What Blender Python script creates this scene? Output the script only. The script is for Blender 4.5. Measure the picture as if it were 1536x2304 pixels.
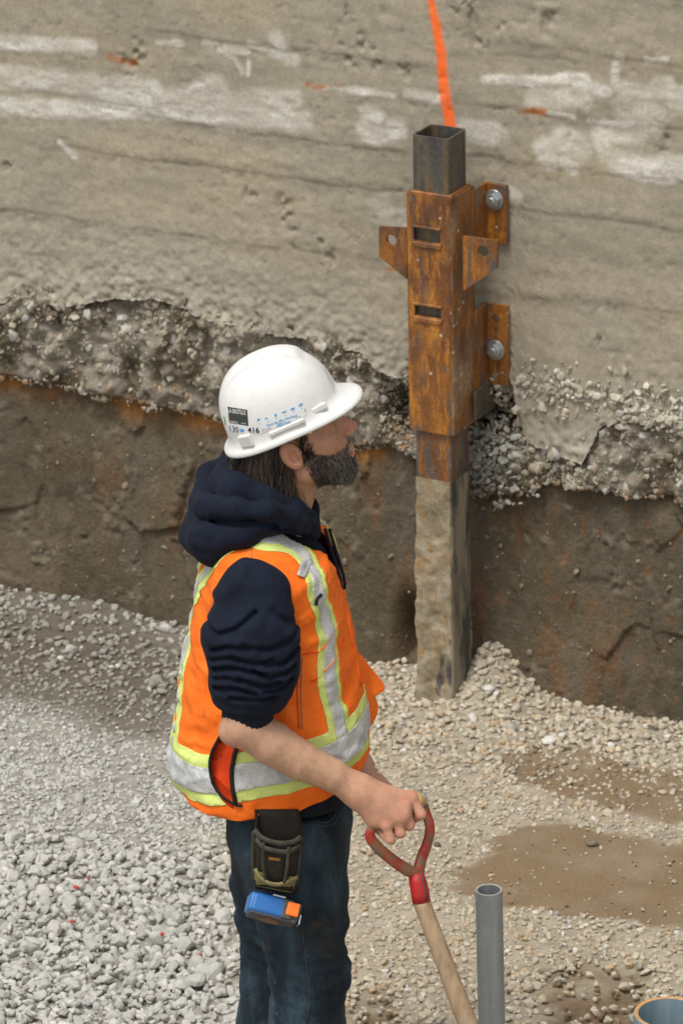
import bpy, bmesh, math, random
import numpy as np
from mathutils import Vector, Matrix
from mathutils.bvhtree import BVHTree

for o in list(bpy.data.objects):
    bpy.data.objects.remove(o, do_unlink=True)
scene = bpy.context.scene
col = scene.collection
rng = np.random.default_rng(11)
random.seed(5)

# ---------------------------------------------------------------- camera
FPX, PITCH, ROLL, DIST = 10350.0, math.radians(22.0), math.radians(-1.1), 9.0   # focal length in photo pixels (1536 x 2304)
TGT = np.array([0.0, 0.0, 1.5])
FW = np.array([0.0, math.cos(PITCH), -math.sin(PITCH)])
CAM = TGT - DIST * FW
R0 = np.array([1.0, 0.0, 0.0]); U0 = np.cross(R0, FW)
RT = R0 * math.cos(ROLL) + U0 * math.sin(ROLL)
UP = -R0 * math.sin(ROLL) + U0 * math.cos(ROLL)
cam_d = bpy.data.cameras.new('camera')
cam = bpy.data.objects.new('camera', cam_d); col.objects.link(cam)
M = Matrix(((RT[0], UP[0], -FW[0], CAM[0]), (RT[1], UP[1], -FW[1], CAM[1]), (RT[2], UP[2], -FW[2], CAM[2]), (0, 0, 0, 1)))
cam.matrix_world = M
cam_d.sensor_fit = 'VERTICAL'; cam_d.sensor_height = 36.0
cam_d.lens = 36.0 * FPX / 2304.0
cam_d.clip_start = 0.1; cam_d.clip_end = 500.0
cam_d.dof.use_dof = True; cam_d.dof.focus_distance = 8.85; cam_d.dof.aperture_fstop = 13.0
scene.camera = cam

# ---------------------------------------------------------------- overcast daylight
SUN_EL, SUN_AZ = math.radians(66), math.radians(222)      # azimuth clockwise from +Y: from behind and left of the camera
w = bpy.data.worlds.new('World'); scene.world = w; w.use_nodes = True
nt = w.node_tree; nt.nodes.clear()
sky = nt.nodes.new('ShaderNodeTexSky'); sky.sky_type = 'NISHITA'; sky.sun_disc = False
sky.sun_elevation = SUN_EL; sky.sun_rotation = SUN_AZ
sky.air_density = 1.0; sky.dust_density = 4.0; sky.ozone_density = 1.0
hs = nt.nodes.new('ShaderNodeHueSaturation'); hs.inputs['Saturation'].default_value = 0.10
bg = nt.nodes.new('ShaderNodeBackground'); bg.inputs['Strength'].default_value = 0.115
out = nt.nodes.new('ShaderNodeOutputWorld')
nt.links.new(sky.outputs[0], hs.inputs['Color']); nt.links.new(hs.outputs[0], bg.inputs[0]); nt.links.new(bg.outputs[0], out.inputs[0])
sun_d = bpy.data.lights.new('sun', 'SUN'); sun_d.energy = 1.5; sun_d.angle = math.radians(18); sun_d.color = (1.0, 0.95, 0.86)
sun = bpy.data.objects.new('sun', sun_d); col.objects.link(sun)
sdir = Vector((math.sin(SUN_AZ) * math.cos(SUN_EL), math.cos(SUN_AZ) * math.cos(SUN_EL), math.sin(SUN_EL)))
sun.rotation_euler = sdir.to_track_quat('Z', 'Y').to_euler(); sun.location = (0, 0, 20)
vs = scene.view_settings
vs.view_transform = 'Standard'; vs.look = 'None'; vs.exposure = 0.50; vs.gamma = 1.0; vs.use_curve_mapping = False
scene.cycles.use_denoising = True

# ---------------------------------------------------------------- digitising helpers: photo pixel -> point on a known plane
def ray(px, py):
    return FW + RT * (px - 768.0) / FPX - UP * (py - 1152.0) / FPX
def aty(px, py, y=0.0):
    d = ray(px, py); return CAM + d * (y - CAM[1]) / d[1]
def atz(px, py, z=0.0):
    d = ray(px, py); return CAM + d * (z - CAM[2]) / d[2]

# ---------------------------------------------------------------- numpy noise
def _hash(ix, iy, iz, seed):
    h = (ix.astype(np.uint32) * np.uint32(374761393) + iy.astype(np.uint32) * np.uint32(668265263)
         + iz.astype(np.uint32) * np.uint32(2147483647) + np.uint32(seed * 974711 & 0xffffffff))
    h = (h ^ (h >> np.uint32(13))) * np.uint32(1274126177)
    h = h ^ (h >> np.uint32(16))
    h = h * np.uint32(2246822519); h = h ^ (h >> np.uint32(15))
    return h.astype(np.float64) / 4294967295.0
def vnoise(p, seed=0):
    p = np.asarray(p, float); i = np.floor(p).astype(np.int64); f = p - i
    f = f * f * f * (f * (f * 6 - 15) + 10)
    x, y, z = i[..., 0], i[..., 1], i[..., 2]; r = 0.0
    for dx in (0, 1):
        wx = f[..., 0] if dx else 1 - f[..., 0]
        for dy in (0, 1):
            wy = f[..., 1] if dy else 1 - f[..., 1]
            for dz in (0, 1):
                wz = f[..., 2] if dz else 1 - f[..., 2]
                r = r + wx * wy * wz * _hash(x + dx, y + dy, z + dz, seed)
    return r * 2 - 1
def fbm(p, oct=4, seed=0, gain=0.5, lac=2.03):
    p = np.asarray(p, float); a = 1.0; s = 0.0; n = 0.0
    for k in range(oct):
        s = s + a * vnoise(p, seed + k * 7); n += a; p = p * lac + 13.7; a *= gain
    return s / n
def sstep(a, b, x):
    t = np.clip((x - a) / (b - a + 1e-12), 0, 1); return t * t * (3 - 2 * t)
def lerp(a, b, t): return a + (b - a) * t
def mixc(c0, c1, t): return c0 * (1 - t[:, None]) + np.asarray(c1, float) * t[:, None]

# ---------------------------------------------------------------- scene graph helpers
def link(o, parent=None):
    col.objects.link(o)
    if parent is not None: o.parent = parent
    return o
def mesh_np(name, V, Fs, mat=None, parent=None, smooth=True, colors=None):
    """V (n,3); Fs (m,3) or (m,4) int array"""
    V = np.asarray(V, np.float32); Fs = np.asarray(Fs, np.int32)
    me = bpy.data.meshes.new(name); k = Fs.shape[1]
    me.vertices.add(len(V)); me.vertices.foreach_set('co', V.ravel())
    me.loops.add(Fs.size); me.loops.foreach_set('vertex_index', Fs.ravel())
    me.polygons.add(len(Fs)); me.polygons.foreach_set('loop_start', np.arange(0, Fs.size, k, dtype=np.int32))
    me.polygons.foreach_set('use_smooth', np.full(len(Fs), smooth, dtype=bool))
    if colors is not None:
        at = me.color_attributes.new('Col', 'FLOAT_COLOR', 'POINT')
        c = np.ones((len(V), 4), np.float32); c[:, :3] = np.clip(colors, 0, 1); at.data.foreach_set('color', c.ravel())
    me.update(calc_edges=True); me.validate()
    if mat is not None: me.materials.append(mat)
    return link(bpy.data.objects.new(name, me), parent)
def obj_bm(name, bm, mat, parent=None, smooth=False):
    me = bpy.data.meshes.new(name); bmesh.ops.recalc_face_normals(bm, faces=bm.faces)
    bm.to_mesh(me); bm.free()
    for p in me.polygons: p.use_smooth = smooth
    me.materials.append(mat)
    return link(bpy.data.objects.new(name, me), parent)
def empty(name, loc=(0, 0, 0)):
    o = bpy.data.objects.new(name, None); o.location = loc; o.empty_display_size = 0.1
    return link(o)
def tag(o, label=None, cat=None, group=None, kind=None):
    if label: o['label'] = label
    if cat: o['category'] = cat
    if group: o['group'] = group
    if kind: o['kind'] = kind
    return o
def place(o, parent):
    """parent keeping world coordinates (parent is unrotated)"""
    o.parent = parent; o.matrix_parent_inverse = Matrix.Translation(-parent.location); return o

def catmull(P, n):
    P = np.asarray(P, float); Q = np.vstack([2 * P[0] - P[1], P, 2 * P[-1] - P[-2]]); out = []
    for i in range(1, len(Q) - 2):
        p0, p1, p2, p3 = Q[i - 1], Q[i], Q[i + 1], Q[i + 2]
        for t in np.linspace(0, 1, n, endpoint=False):
            out.append(0.5 * (2 * p1 + (p2 - p0) * t + (2 * p0 - 5 * p1 + 4 * p2 - p3) * t * t + (3 * p1 - p0 - 3 * p2 + p3) * t ** 3))
    out.append(P[-1]); return np.array(out)
def tube_np(path, rad, seg=8, flat=None, cap=True, up=(0, 0, 1)):
    """swept tube: path (n,3), rad scalar or (n,), flat = second radius"""
    P = np.asarray(path, float); n = len(P)
    r1 = np.broadcast_to(np.asarray(rad, float), (n,)); r2 = r1 if flat is None else np.broadcast_to(np.asarray(flat, float), (n,))
    T = np.gradient(P, axis=0); T /= np.linalg.norm(T, axis=1)[:, None] + 1e-12
    a = np.cross(np.asarray(up, float), T[0])
    if np.linalg.norm(a) < 1e-4: a = np.cross((1.0, 0.1, 0), T[0])
    V = []
    for i in range(n):
        a = a - T[i] * (a @ T[i]); a /= np.linalg.norm(a) + 1e-12; b = np.cross(T[i], a)
        for k in range(seg):
            th = 2 * math.pi * k / seg
            V.append(P[i] + a * r1[i] * math.cos(th) + b * r2[i] * math.sin(th))
    Fs = []
    for i in range(n - 1):
        for k in range(seg):
            q = (k + 1) % seg
            Fs.append((i * seg + k, i * seg + q, (i + 1) * seg + q)); Fs.append((i * seg + k, (i + 1) * seg + q, (i + 1) * seg + k))
    if cap:
        V.append(P[0]); V.append(P[-1]); c0, c1 = len(V) - 2, len(V) - 1
        for k in range(seg):
            q = (k + 1) % seg
            Fs.append((c0, q, k)); Fs.append((c1, (n - 1) * seg + k, (n - 1) * seg + q))
    return np.array(V), np.array(Fs)
def join_np(parts):
    V, Fs, o = [], [], 0
    for v, f in parts: V.append(v); Fs.append(np.asarray(f) + o); o += len(v)
    return np.vstack(V), np.vstack(Fs)
def box_bm(bm, c, s, rot=None):
    """box of size s centred on c"""
    r = bmesh.ops.create_cube(bm, size=1.0)['verts']
    for v in r:
        p = Vector((v.co.x * s[0], v.co.y * s[1], v.co.z * s[2]))
        if rot is not None: p = rot @ p
        v.co = p + Vector(c)
    return r
def bev(o, width, seg=2):
    m = o.modifiers.new('bevel', 'BEVEL'); m.width = width; m.segments = seg; m.limit_method = 'ANGLE'; m.angle_limit = math.radians(35)
    for p in o.data.polygons: p.use_smooth = True
    w_ = o.modifiers.new('wn', 'WEIGHTED_NORMAL'); w_.keep_sharp = False
    return o

# ---------------------------------------------------------------- implicit surfaces
def ln(v, axis=-1): return np.sqrt((v * v).sum(axis))
def sd_ell(p, c, r):
    q = (p - np.asarray(c)) / np.asarray(r); k0 = ln(q); k1 = ln(q / np.asarray(r)); return k0 * (k0 - 1.0) / (k1 + 1e-9)
def sd_cone(p, a, b, ra, rb, sy=1.0):
    a = np.asarray(a, float); b = np.asarray(b, float); ab = b - a; t = np.clip(((p - a) @ ab) / (ab @ ab), 0, 1)
    d = p - (a + t[..., None] * ab)
    if sy != 1.0: d = d * np.array([1, 1 / sy, 1])
    return ln(d) - (ra + (rb - ra) * t)
def sd_poly(p, pts, rs, k=0.02):
    d = None
    for i in range(len(pts) - 1):
        e = sd_cone(p, pts[i], pts[i + 1], rs[i], rs[i + 1]); d = e if d is None else smin(d, e, k)
    return d
def smin(a, b, k):
    h = np.clip(0.5 + 0.5 * (b - a) / k, 0, 1); return b + (a - b) * h - k * h * (1 - h)
def smax(a, b, k): return -smin(-a, -b, k)
def surface_nets(fn, lo, hi, step, newton=2):
    lo = np.asarray(lo, float); hi = np.asarray(hi, float); n = np.ceil((hi - lo) / step).astype(int) + 1
    ax = [lo[i] + step * np.arange(n[i]) for i in range(3)]
    B = 6; nb = (n + B - 1) // B; f = np.empty(nb * B)           # blocks far from the surface are filled from their centre
    bi = np.stack(np.meshgrid(*[np.arange(k) for k in nb], indexing='ij'), -1).reshape(-1, 3)
    fc = fn(lo + (bi * B + (B - 1) / 2) * step); near_ = np.abs(fc) < 2.0 * 0.5 * math.sqrt(3) * B * step
    fb = np.repeat(fc[:, None], B ** 3, 1); loc = np.stack(np.meshgrid(*[np.arange(B)] * 3, indexing='ij'), -1).reshape(-1, 3)
    act_ = np.where(near_)[0]
    for k in range(0, len(act_), 1500):
        s_ = act_[k:k + 1500]; P = lo + (bi[s_][:, None] * B + loc[None]) * step; fb[s_] = fn(P.reshape(-1, 3)).reshape(len(s_), -1)
    f = fb.reshape(*nb, B, B, B).transpose(0, 3, 1, 4, 2, 5).reshape(nb * B)[:n[0], :n[1], :n[2]]
    ins = f < 0
    c = [f[dx:n[0] - 1 + dx, dy:n[1] - 1 + dy, dz:n[2] - 1 + dz] for dx in (0, 1) for dy in (0, 1) for dz in (0, 1)]
    cnt = sum((q < 0).astype(np.int8) for q in c)
    act = (cnt > 0) & (cnt < 8)
    idx = -np.ones(act.shape, np.int64); ijk = np.argwhere(act); idx[act] = np.arange(len(ijk))
    vals = np.stack([q[act] for q in c], 1)
    offs = np.array([(dx, dy, dz) for dx in (0, 1) for dy in (0, 1) for dz in (0, 1)], float)
    S = np.zeros((len(ijk), 3)); N = np.zeros(len(ijk))
    for a in range(8):
        for b in range(a + 1, 8):
            if abs(offs[a] - offs[b]).sum() != 1: continue
            va, vb = vals[:, a], vals[:, b]; m = (va < 0) != (vb < 0)
            t = np.where(m, va / np.where(m, va - vb, 1), 0)
            S += np.where(m[:, None], offs[a] + t[:, None] * (offs[b] - offs[a]), 0); N += m
    V = lo + (ijk + S / N[:, None]) * step
    quads = []
    for axn in range(3):
        sl0 = [slice(None)] * 3; sl1 = [slice(None)] * 3; sl0[axn] = slice(0, -1); sl1[axn] = slice(1, None)
        a, b = ins[tuple(sl0)], ins[tuple(sl1)]; e = np.argwhere(a != b)
        u, v = (axn + 1) % 3, (axn + 2) % 3
        e = e[(e[:, u] > 0) & (e[:, v] > 0) & (e[:, u] < n[u] - 1) & (e[:, v] < n[v] - 1)]
        if not len(e): continue
        du = np.zeros(3, int); du[u] = 1; dv = np.zeros(3, int); dv[v] = 1
        q = np.stack([idx[tuple((e - du - dv).T)], idx[tuple((e - dv).T)], idx[tuple(e.T)], idx[tuple((e - du).T)]], 1)
        flip = ~a[tuple(e.T)]; q[flip] = q[flip][:, ::-1]; quads.append(q)
    Q = np.vstack(quads)
    for _ in range(newton):
        g = grad(fn, V, step * 0.25); fv = fn(V); g2 = (g * g).sum(1) + 1e-6
        V = V - np.clip(fv / g2, -step, step)[:, None] * g
    return V, np.vstack([Q[:, [0, 1, 2]], Q[:, [0, 2, 3]]])
def grad(fn, V, e):
    g = np.empty_like(V)
    for i in range(3):
        d = np.zeros(3); d[i] = e; g[:, i] = (fn(V + d) - fn(V - d)) / (2 * e)
    return g
def vnormals(V, T):
    fn_ = np.cross(V[T[:, 1]] - V[T[:, 0]], V[T[:, 2]] - V[T[:, 0]]); n = np.zeros_like(V)
    for k in range(3):
        for ax in range(3): n[:, ax] += np.bincount(T[:, k], fn_[:, ax], minlength=len(V))
    return n / (ln(n)[:, None] + 1e-12)
def clip(V, T, s, attrs=()):
    """keep the part of a triangle mesh where s > 0; attrs are interpolated along"""
    s = np.where(np.abs(s) < 1e-9, 1e-9, s); pos = s[T] > 0; k = pos.sum(1)
    keep = T[k == 3]; A = np.column_stack([V, s] + [np.asarray(a).reshape(len(V), -1) for a in attrs])
    new, edges, tris = [], {}, []
    def cut(i, j):
        key = (i, j) if i < j else (j, i)
        if key not in edges:
            t = s[i] / (s[i] - s[j]); edges[key] = len(A) + len(new); new.append(A[i] + (A[j] - A[i]) * t)
        return edges[key]
    for tri, p in zip(T[(k == 1) | (k == 2)].tolist(), pos[(k == 1) | (k == 2)].tolist()):
        r = p.index(True) if sum(p) == 1 else p.index(False); a, b, c = tri[r], tri[(r + 1) % 3], tri[(r + 2) % 3]
        ab, ac = cut(a, b), cut(a, c)
        if sum(p) == 1: tris.append((a, ab, ac))
        else: tris.append((ab, b, c)); tris.append((ab, c, ac))
    if new: A = np.vstack([A, np.array(new)])
    T2 = np.vstack([keep, np.array(tris, int).reshape(-1, 3)])
    used = np.unique(T2); m = -np.ones(len(A), int); m[used] = np.arange(len(used))
    A = A[used]; T2 = m[T2]
    res = [A[:, :3], T2]; o = 4
    for a in attrs:
        w_ = 1 if np.ndim(a) == 1 else np.shape(a)[1]; x = A[:, o:o + w_]; res.append(x[:, 0] if np.ndim(a) == 1 else x); o += w_
    return res
def polydist(P, line):
    """distance of points to a 3-D polyline, and the parameter along it (0..n-1)"""
    best = np.full(len(P), 1e9); par = np.zeros(len(P))
    for i in range(len(line) - 1):
        a, b = np.asarray(line[i], float), np.asarray(line[i + 1], float); ab = b - a
        t = np.clip(((P - a) @ ab) / (ab @ ab), 0, 1); d = ln(P - a - t[:, None] * ab); m = d < best
        best[m] = d[m]; par[m] = i + t[m]
    return best, par
def bvh_of(V, T): return BVHTree.FromPolygons([tuple(v) for v in V.tolist()], [tuple(t) for t in T.tolist()])
def hit(b, px, py):
    d = ray(px, py); h = b.ray_cast(Vector(CAM), Vector(d / np.linalg.norm(d)))
    return None if h[0] is None else np.array(h[0])

# ---------------------------------------------------------------- materials
def new_mat(name, base=(0.5, 0.5, 0.5), rough=0.7, metal=0.0, spec=0.5):
    m = bpy.data.materials.new(name); m.use_nodes = True; b = m.node_tree.nodes['Principled BSDF']
    b.inputs['Base Color'].default_value = (*base, 1); b.inputs['Roughness'].default_value = rough
    b.inputs['Metallic'].default_value = metal; b.inputs['Specular IOR Level'].default_value = spec
    return m, m.node_tree, b
def N(t, kind, **kw):
    n = t.nodes.new(kind)
    for k, v in kw.items():
        if k in n.inputs: n.inputs[k].default_value = v
        else: setattr(n, k, v)
    return n
def coords(t, scale=(1, 1, 1), src='Object'):
    tc = N(t, 'ShaderNodeTexCoord'); mp = N(t, 'ShaderNodeMapping'); mp.inputs['Scale'].default_value = scale
    t.links.new(tc.outputs[src], mp.inputs['Vector']); return mp.outputs[0]
def noise(t, vec, scale, detail=4, rough=0.55):
    n = N(t, 'ShaderNodeTexNoise'); n.inputs['Scale'].default_value = scale; n.inputs['Detail'].default_value = detail; n.inputs['Roughness'].default_value = rough
    t.links.new(vec, n.inputs['Vector']); return n.outputs['Fac']
def ramp(t, fac, stops):
    r = N(t, 'ShaderNodeValToRGB'); e = r.color_ramp.elements
    while len(e) < len(stops): e.new(0.5)
    for q, (p, c) in zip(e, stops): q.position = p; q.color = (*c, 1) if len(c) == 3 else c
    t.links.new(fac, r.inputs[0]); return r.outputs[0]
def mix(t, a, b, fac, mode='MIX'):
    m = N(t, 'ShaderNodeMix', data_type='RGBA', blend_type=mode)
    for s, v in ((m.inputs[0], fac), (m.inputs[6], a), (m.inputs[7], b)):
        if isinstance(v, (int, float)): s.default_value = v
        elif isinstance(v, tuple): s.default_value = (*v, 1)
        else: t.links.new(v, s)
    return m.outputs[2]
def bump(t, b, h, strength=0.3, dist=0.002):
    n = N(t, 'ShaderNodeBump'); n.inputs['Strength'].default_value = strength; n.inputs['Distance'].default_value = dist
    t.links.new(h, n.inputs['Height']); t.links.new(n.outputs[0], b.inputs['Normal'])
G = lambda v: (v, v, v)

def vcol_mat(name, rough=0.9, grain=140, amt=0.25, bscale=220, bstr=0.4, bdist=0.003, spec=0.3):
    m, t, b = new_mat(name, rough=rough, spec=spec)
    a = N(t, 'ShaderNodeVertexColor', layer_name='Col'); v = coords(t)
    g = ramp(t, noise(t, v, grain, 6, 0.65), [(0.25, G(1 - amt)), (0.75, G(1 + amt))])
    c = mix(t, a.outputs[0], g, 1.0, 'MULTIPLY'); t.links.new(c, b.inputs['Base Color'])
    bump(t, b, noise(t, v, bscale, 6, 0.7), bstr, bdist); return m
M_conc = vcol_mat('concrete', 0.92, 90, 0.16, 150, 0.45, 0.004)
M_soil = vcol_mat('clay_soil', 0.85, 110, 0.30, 75, 0.75, 0.010)
M_ground = vcol_mat('packed_ground', 0.95, 260, 0.35, 200, 0.7, 0.006)
M_stone = vcol_mat('crushed_stone', 0.9, 120, 0.18, 300, 0.4, 0.002)

def rust_mat(name, dark=0.4, seed=0.0, orange=0.9, tan=0.5):
    m, t, b = new_mat(name, rough=0.48, spec=0.5)
    tc = N(t, 'ShaderNodeTexCoord'); mp0 = N(t, 'ShaderNodeMapping'); mp0.inputs['Location'].default_value = (seed, seed * 2, seed); t.links.new(tc.outputs['Object'], mp0.inputs['Vector']); v = mp0.outputs[0]
    def st(kz, sc, d=5, r=0.6):
        mp = N(t, 'ShaderNodeMapping'); mp.inputs['Scale'].default_value = (1, 1, kz); t.links.new(v, mp.inputs['Vector']); return noise(t, mp.outputs[0], sc, d, r)
    blot = st(0.5, 13, 8, 0.68); fine = st(1, 170, 4, 0.65); run = st(0.22, 30, 7, 0.75); run2 = st(0.10, 55, 5, 0.65)
    c = ramp(t, blot, [(0.30, (0.060, 0.030, 0.018)), (0.42, (0.125, 0.046, 0.016)), (0.53, (0.21, 0.076, 0.014)), (0.66, (0.33, 0.125, 0.016)), (0.80, (0.26, 0.15, 0.05))])
    c = mix(t, c, (0.52, 0.205, 0.020), ramp(t, run, [(0.50, G(0)), (0.64, G(orange))]))
    c = mix(t, c, (0.075, 0.072, 0.070), ramp(t, run2, [(dark + 0.16, G(0)), (dark + 0.24, G(0.8))]))
    c = mix(t, c, (0.085, 0.082, 0.08), ramp(t, st(0.7, 18, 6, 0.65), [(0.60, G(0)), (0.70, G(0.8))]))
    c = mix(t, c, (0.33, 0.27, 0.18), ramp(t, st(0.6, 8, 7, 0.75), [(0.56 - 0.16 * (tan - 0.5), G(0)), (0.74 - 0.16 * (tan - 0.5), G(tan))]))
    c = mix(t, c, ramp(t, fine, [(0.3, G(0.62)), (0.7, G(1.35))]), 1.0, 'MULTIPLY')
    vo = N(t, 'ShaderNodeTexVoronoi'); vo.inputs['Scale'].default_value = 34; t.links.new(v, vo.inputs['Vector'])
    cr = N(t, 'ShaderNodeSeparateColor'); t.links.new(vo.outputs['Color'], cr.inputs[0]); mul = N(t, 'ShaderNodeMath', operation='MULTIPLY_ADD'); mul.inputs[1].default_value = 0.5
    t.links.new(cr.outputs[0], mul.inputs[0]); t.links.new(vo.outputs['Distance'], mul.inputs[2])
    c = mix(t, c, (0.46, 0.42, 0.35), ramp(t, mul.outputs[0], [(0.17, G(1)), (0.22, G(0))]))
    t.links.new(c, b.inputs['Base Color']); bump(t, b, fine, 0.5, 0.002); return m
M_rust = rust_mat('rusty_steel', 0.40, 0.0, 0.85, 0.45)
M_rust_dark = rust_mat('dark_rusty_steel', 0.34, 3.1, 0.55, 0.4); M_rust_side = rust_mat('dusty_rusty_steel', 0.36, 5.7, 0.5, 0.85)
M_rust_low = rust_mat('streaked_steel', 0.28, 7.3)
def tube_steel():
    m, t, b = new_mat('mill_steel', rough=0.5, metal=0.35, spec=0.5)
    mp = coords(t, (1, 1, 0.07)); s = noise(t, mp, 45, 5, 0.6); v = coords(t); s3 = noise(t, v, 60, 5)
    c = ramp(t, s, [(0.3, (0.045, 0.047, 0.05)), (0.5, (0.10, 0.095, 0.085)), (0.62, (0.15, 0.11, 0.06)), (0.78, (0.30, 0.13, 0.03))])
    t.links.new(mix(t, c, ramp(t, s3, [(0.3, G(0.7)), (0.7, G(1.25))]), 1.0, 'MULTIPLY'), b.inputs['Base Color']); bump(t, b, s3, 0.2, 0.001); return m
M_tube = tube_steel()
def mud_mat():
    m, t, b = new_mat('caked_mud', rough=0.95, spec=0.2)
    v = coords(t); v2 = coords(t, (1, 1, 0.25)); s = noise(t, v, 16, 6, 0.65); s2 = noise(t, v2, 40, 5, 0.6)
    c = ramp(t, s, [(0.30, (0.15, 0.115, 0.07)), (0.48, (0.28, 0.23, 0.15)), (0.68, (0.43, 0.38, 0.29))])
    c = mix(t, c, (0.33, 0.16, 0.045), ramp(t, s2, [(0.54, G(0)), (0.68, G(0.85))]))
    c = mix(t, c, (0.07, 0.07, 0.068), ramp(t, noise(t, v2, 13, 4), [(0.60, G(0)), (0.64, G(0.9))]))
    t.links.new(c, b.inputs['Base Color']); bump(t, b, noise(t, v, 70, 6, 0.7), 0.8, 0.006); return m
M_mud = mud_mat()
def mud_side():
    m, t, b = new_mat('muddy_steel', rough=0.75, spec=0.35); v = coords(t); v2 = coords(t, (1, 1, 0.22))
    c = ramp(t, noise(t, v2, 30, 6, 0.65), [(0.32, (0.045, 0.045, 0.044)), (0.50, (0.085, 0.08, 0.07)), (0.62, (0.16, 0.13, 0.085)), (0.75, (0.24, 0.11, 0.04))])
    c = mix(t, c, (0.30, 0.26, 0.19), ramp(t, noise(t, v2, 11, 7, 0.7), [(0.44, G(0)), (0.54, G(0.9))])); t.links.new(c, b.inputs['Base Color']); bump(t, b, noise(t, v, 70, 6, 0.7), 0.6, 0.005); return m
M_mud_side = mud_side()
M_zinc, t_, b_ = new_mat('zinc_bolt', (0.52, 0.56, 0.57), 0.32, 0.85)
bump(t_, b_, noise(t_, coords(t_), 120, 3), 0.15, 0.001)
def cloth(name, c0, c1, rough=0.85, scale=30, weave=900, bstr=0.25, spots=None, sheen=0.0, spec=0.25, bdist=0.0006, crease=None):
    m, t, b = new_mat(name, rough=rough, spec=spec); v = coords(t)
    c = ramp(t, noise(t, v, scale, 6, 0.6), [(0.3, c0), (0.7, c1)])
    if spots:
        sc, lo, colr, am = spots
        c = mix(t, c, colr, ramp(t, noise(t, v, sc, 5, 0.6), [(lo, G(0)), (lo + 0.09, G(am))]))
    t.links.new(c, b.inputs['Base Color'])
    if sheen: b.inputs['Sheen Weight'].default_value = sheen; b.inputs['Sheen Roughness'].default_value = 0.5; b.inputs['Sheen Tint'].default_value = (*c1, 1)
    if crease:
        sc, dist, kz = crease; w1 = N(t, 'ShaderNodeTexNoise'); w1.inputs['Scale'].default_value = sc; w1.inputs['Detail'].default_value = 5; w1.inputs['Roughness'].default_value = 0.6; w1.inputs['Distortion'].default_value = 0.8
        t.links.new(coords(t, (1, 1, kz)), w1.inputs['Vector']); bn = N(t, 'ShaderNodeBump'); bn.inputs['Strength'].default_value = 0.7; bn.inputs['Distance'].default_value = dist; t.links.new(w1.outputs['Fac'], bn.inputs['Height'])
        b2 = N(t, 'ShaderNodeBump'); b2.inputs['Strength'].default_value = bstr; b2.inputs['Distance'].default_value = bdist; t.links.new(noise(t, v, weave, 2), b2.inputs['Height']); t.links.new(bn.outputs[0], b2.inputs['Normal']); t.links.new(b2.outputs[0], b.inputs['Normal'])
    else: bump(t, b, noise(t, v, weave, 2), bstr, bdist)
    return m
M_orange = cloth('hi_vis_orange', (0.86, 0.145, 0.010), (0.95, 0.19, 0.015), 0.7, 14, 1200, 0.2, (26, 0.62, (0.42, 0.10, 0.02), 0.6), crease=(17, 0.012, 0.45))
M_inner = cloth('vest_lining', (0.62, 0.05, 0.008), (0.72, 0.07, 0.01), 0.8)
M_lime = cloth('hi_vis_lime', (0.56, 0.66, 0.17), (0.66, 0.74, 0.25), 0.7, 18, 1200, 0.2, (40, 0.64, (0.30, 0.32, 0.11), 0.6), crease=(24, 0.008, 0.6))
M_silver = cloth('reflective_silver', (0.36, 0.37, 0.38), (0.64, 0.65, 0.64), 0.42, 26, 500, 0.25, (60, 0.62, (0.26, 0.25, 0.24), 0.5), spec=0.6, crease=(34, 0.010, 1.0))
M_navy = cloth('navy_fleece', (0.0040, 0.0062, 0.0145), (0.0075, 0.0120, 0.0260), 0.95, 30, 700, 0.5, (110, 0.745, (0.16, 0.15, 0.14), 0.5), sheen=0.04, bdist=0.001, crease=(20, 0.010, 0.6))
M_rib = cloth('navy_ribbing', (0.006, 0.008, 0.014), (0.011, 0.014, 0.024), 0.95, 60, 500, 0.5, None, 0.1)
M_black = cloth('black_webbing', (0.008, 0.008, 0.009), (0.016, 0.016, 0.017), 0.75, 60)
M_grime = cloth('vest_grime', (0.16, 0.14, 0.10), (0.26, 0.24, 0.2), 0.8, 60)
def denim():
    m, t, b = new_mat('dark_denim', rough=0.85, spec=0.25); v = coords(t); v2 = coords(t, (1, 1, 0.35))
    c = ramp(t, noise(t, v2, 12, 6, 0.62), [(0.28, (0.005, 0.008, 0.012)), (0.46, (0.013, 0.024, 0.036)), (0.66, (0.042, 0.075, 0.100))])
    c = mix(t, c, (0.04, 0.033, 0.026), ramp(t, noise(t, v, 9, 5, 0.6), [(0.52, G(0)), (0.68, G(0.8))]))
    c = mix(t, c, (0.16, 0.145, 0.12), ramp(t, noise(t, v, 48, 5, 0.65), [(0.63, G(0)), (0.78, G(0.6))]))
    t.links.new(c, b.inputs['Base Color']); bump(t, b, noise(t, coords(t, (1, 1, 0.8)), 30, 6, 0.62), 0.7, 0.018); return m
M_denim = denim(); M_stitch = cloth('denim_seam', (0.035, 0.045, 0.055), (0.07, 0.08, 0.09), 0.9, 60)
def skin():
    m, t, b = new_mat('skin', rough=0.5, spec=0.4); v = coords(t)
    a = N(t, 'ShaderNodeVertexColor', layer_name='Col')
    c = mix(t, a.outputs[0], ramp(t, noise(t, v, 60, 5, 0.6), [(0.3, (0.88, 0.82, 0.80)), (0.7, (1.08, 1.06, 1.05))]), 1.0, 'MULTIPLY')
    t.links.new(c, b.inputs['Base Color'])
    b.inputs['Subsurface Weight'].default_value = 0.08; b.inputs['Subsurface Radius'].default_value = (0.012, 0.005, 0.003); b.inputs['Subsurface Scale'].default_value = 0.5
    bump(t, b, noise(t, v, 420, 3), 0.25, 0.0006); return m
M_skin = skin()
M_hair = vcol_mat('hair_strands', 0.45, 200, 0.2, 600, 0.1, 0.0005, 0.5)
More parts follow.
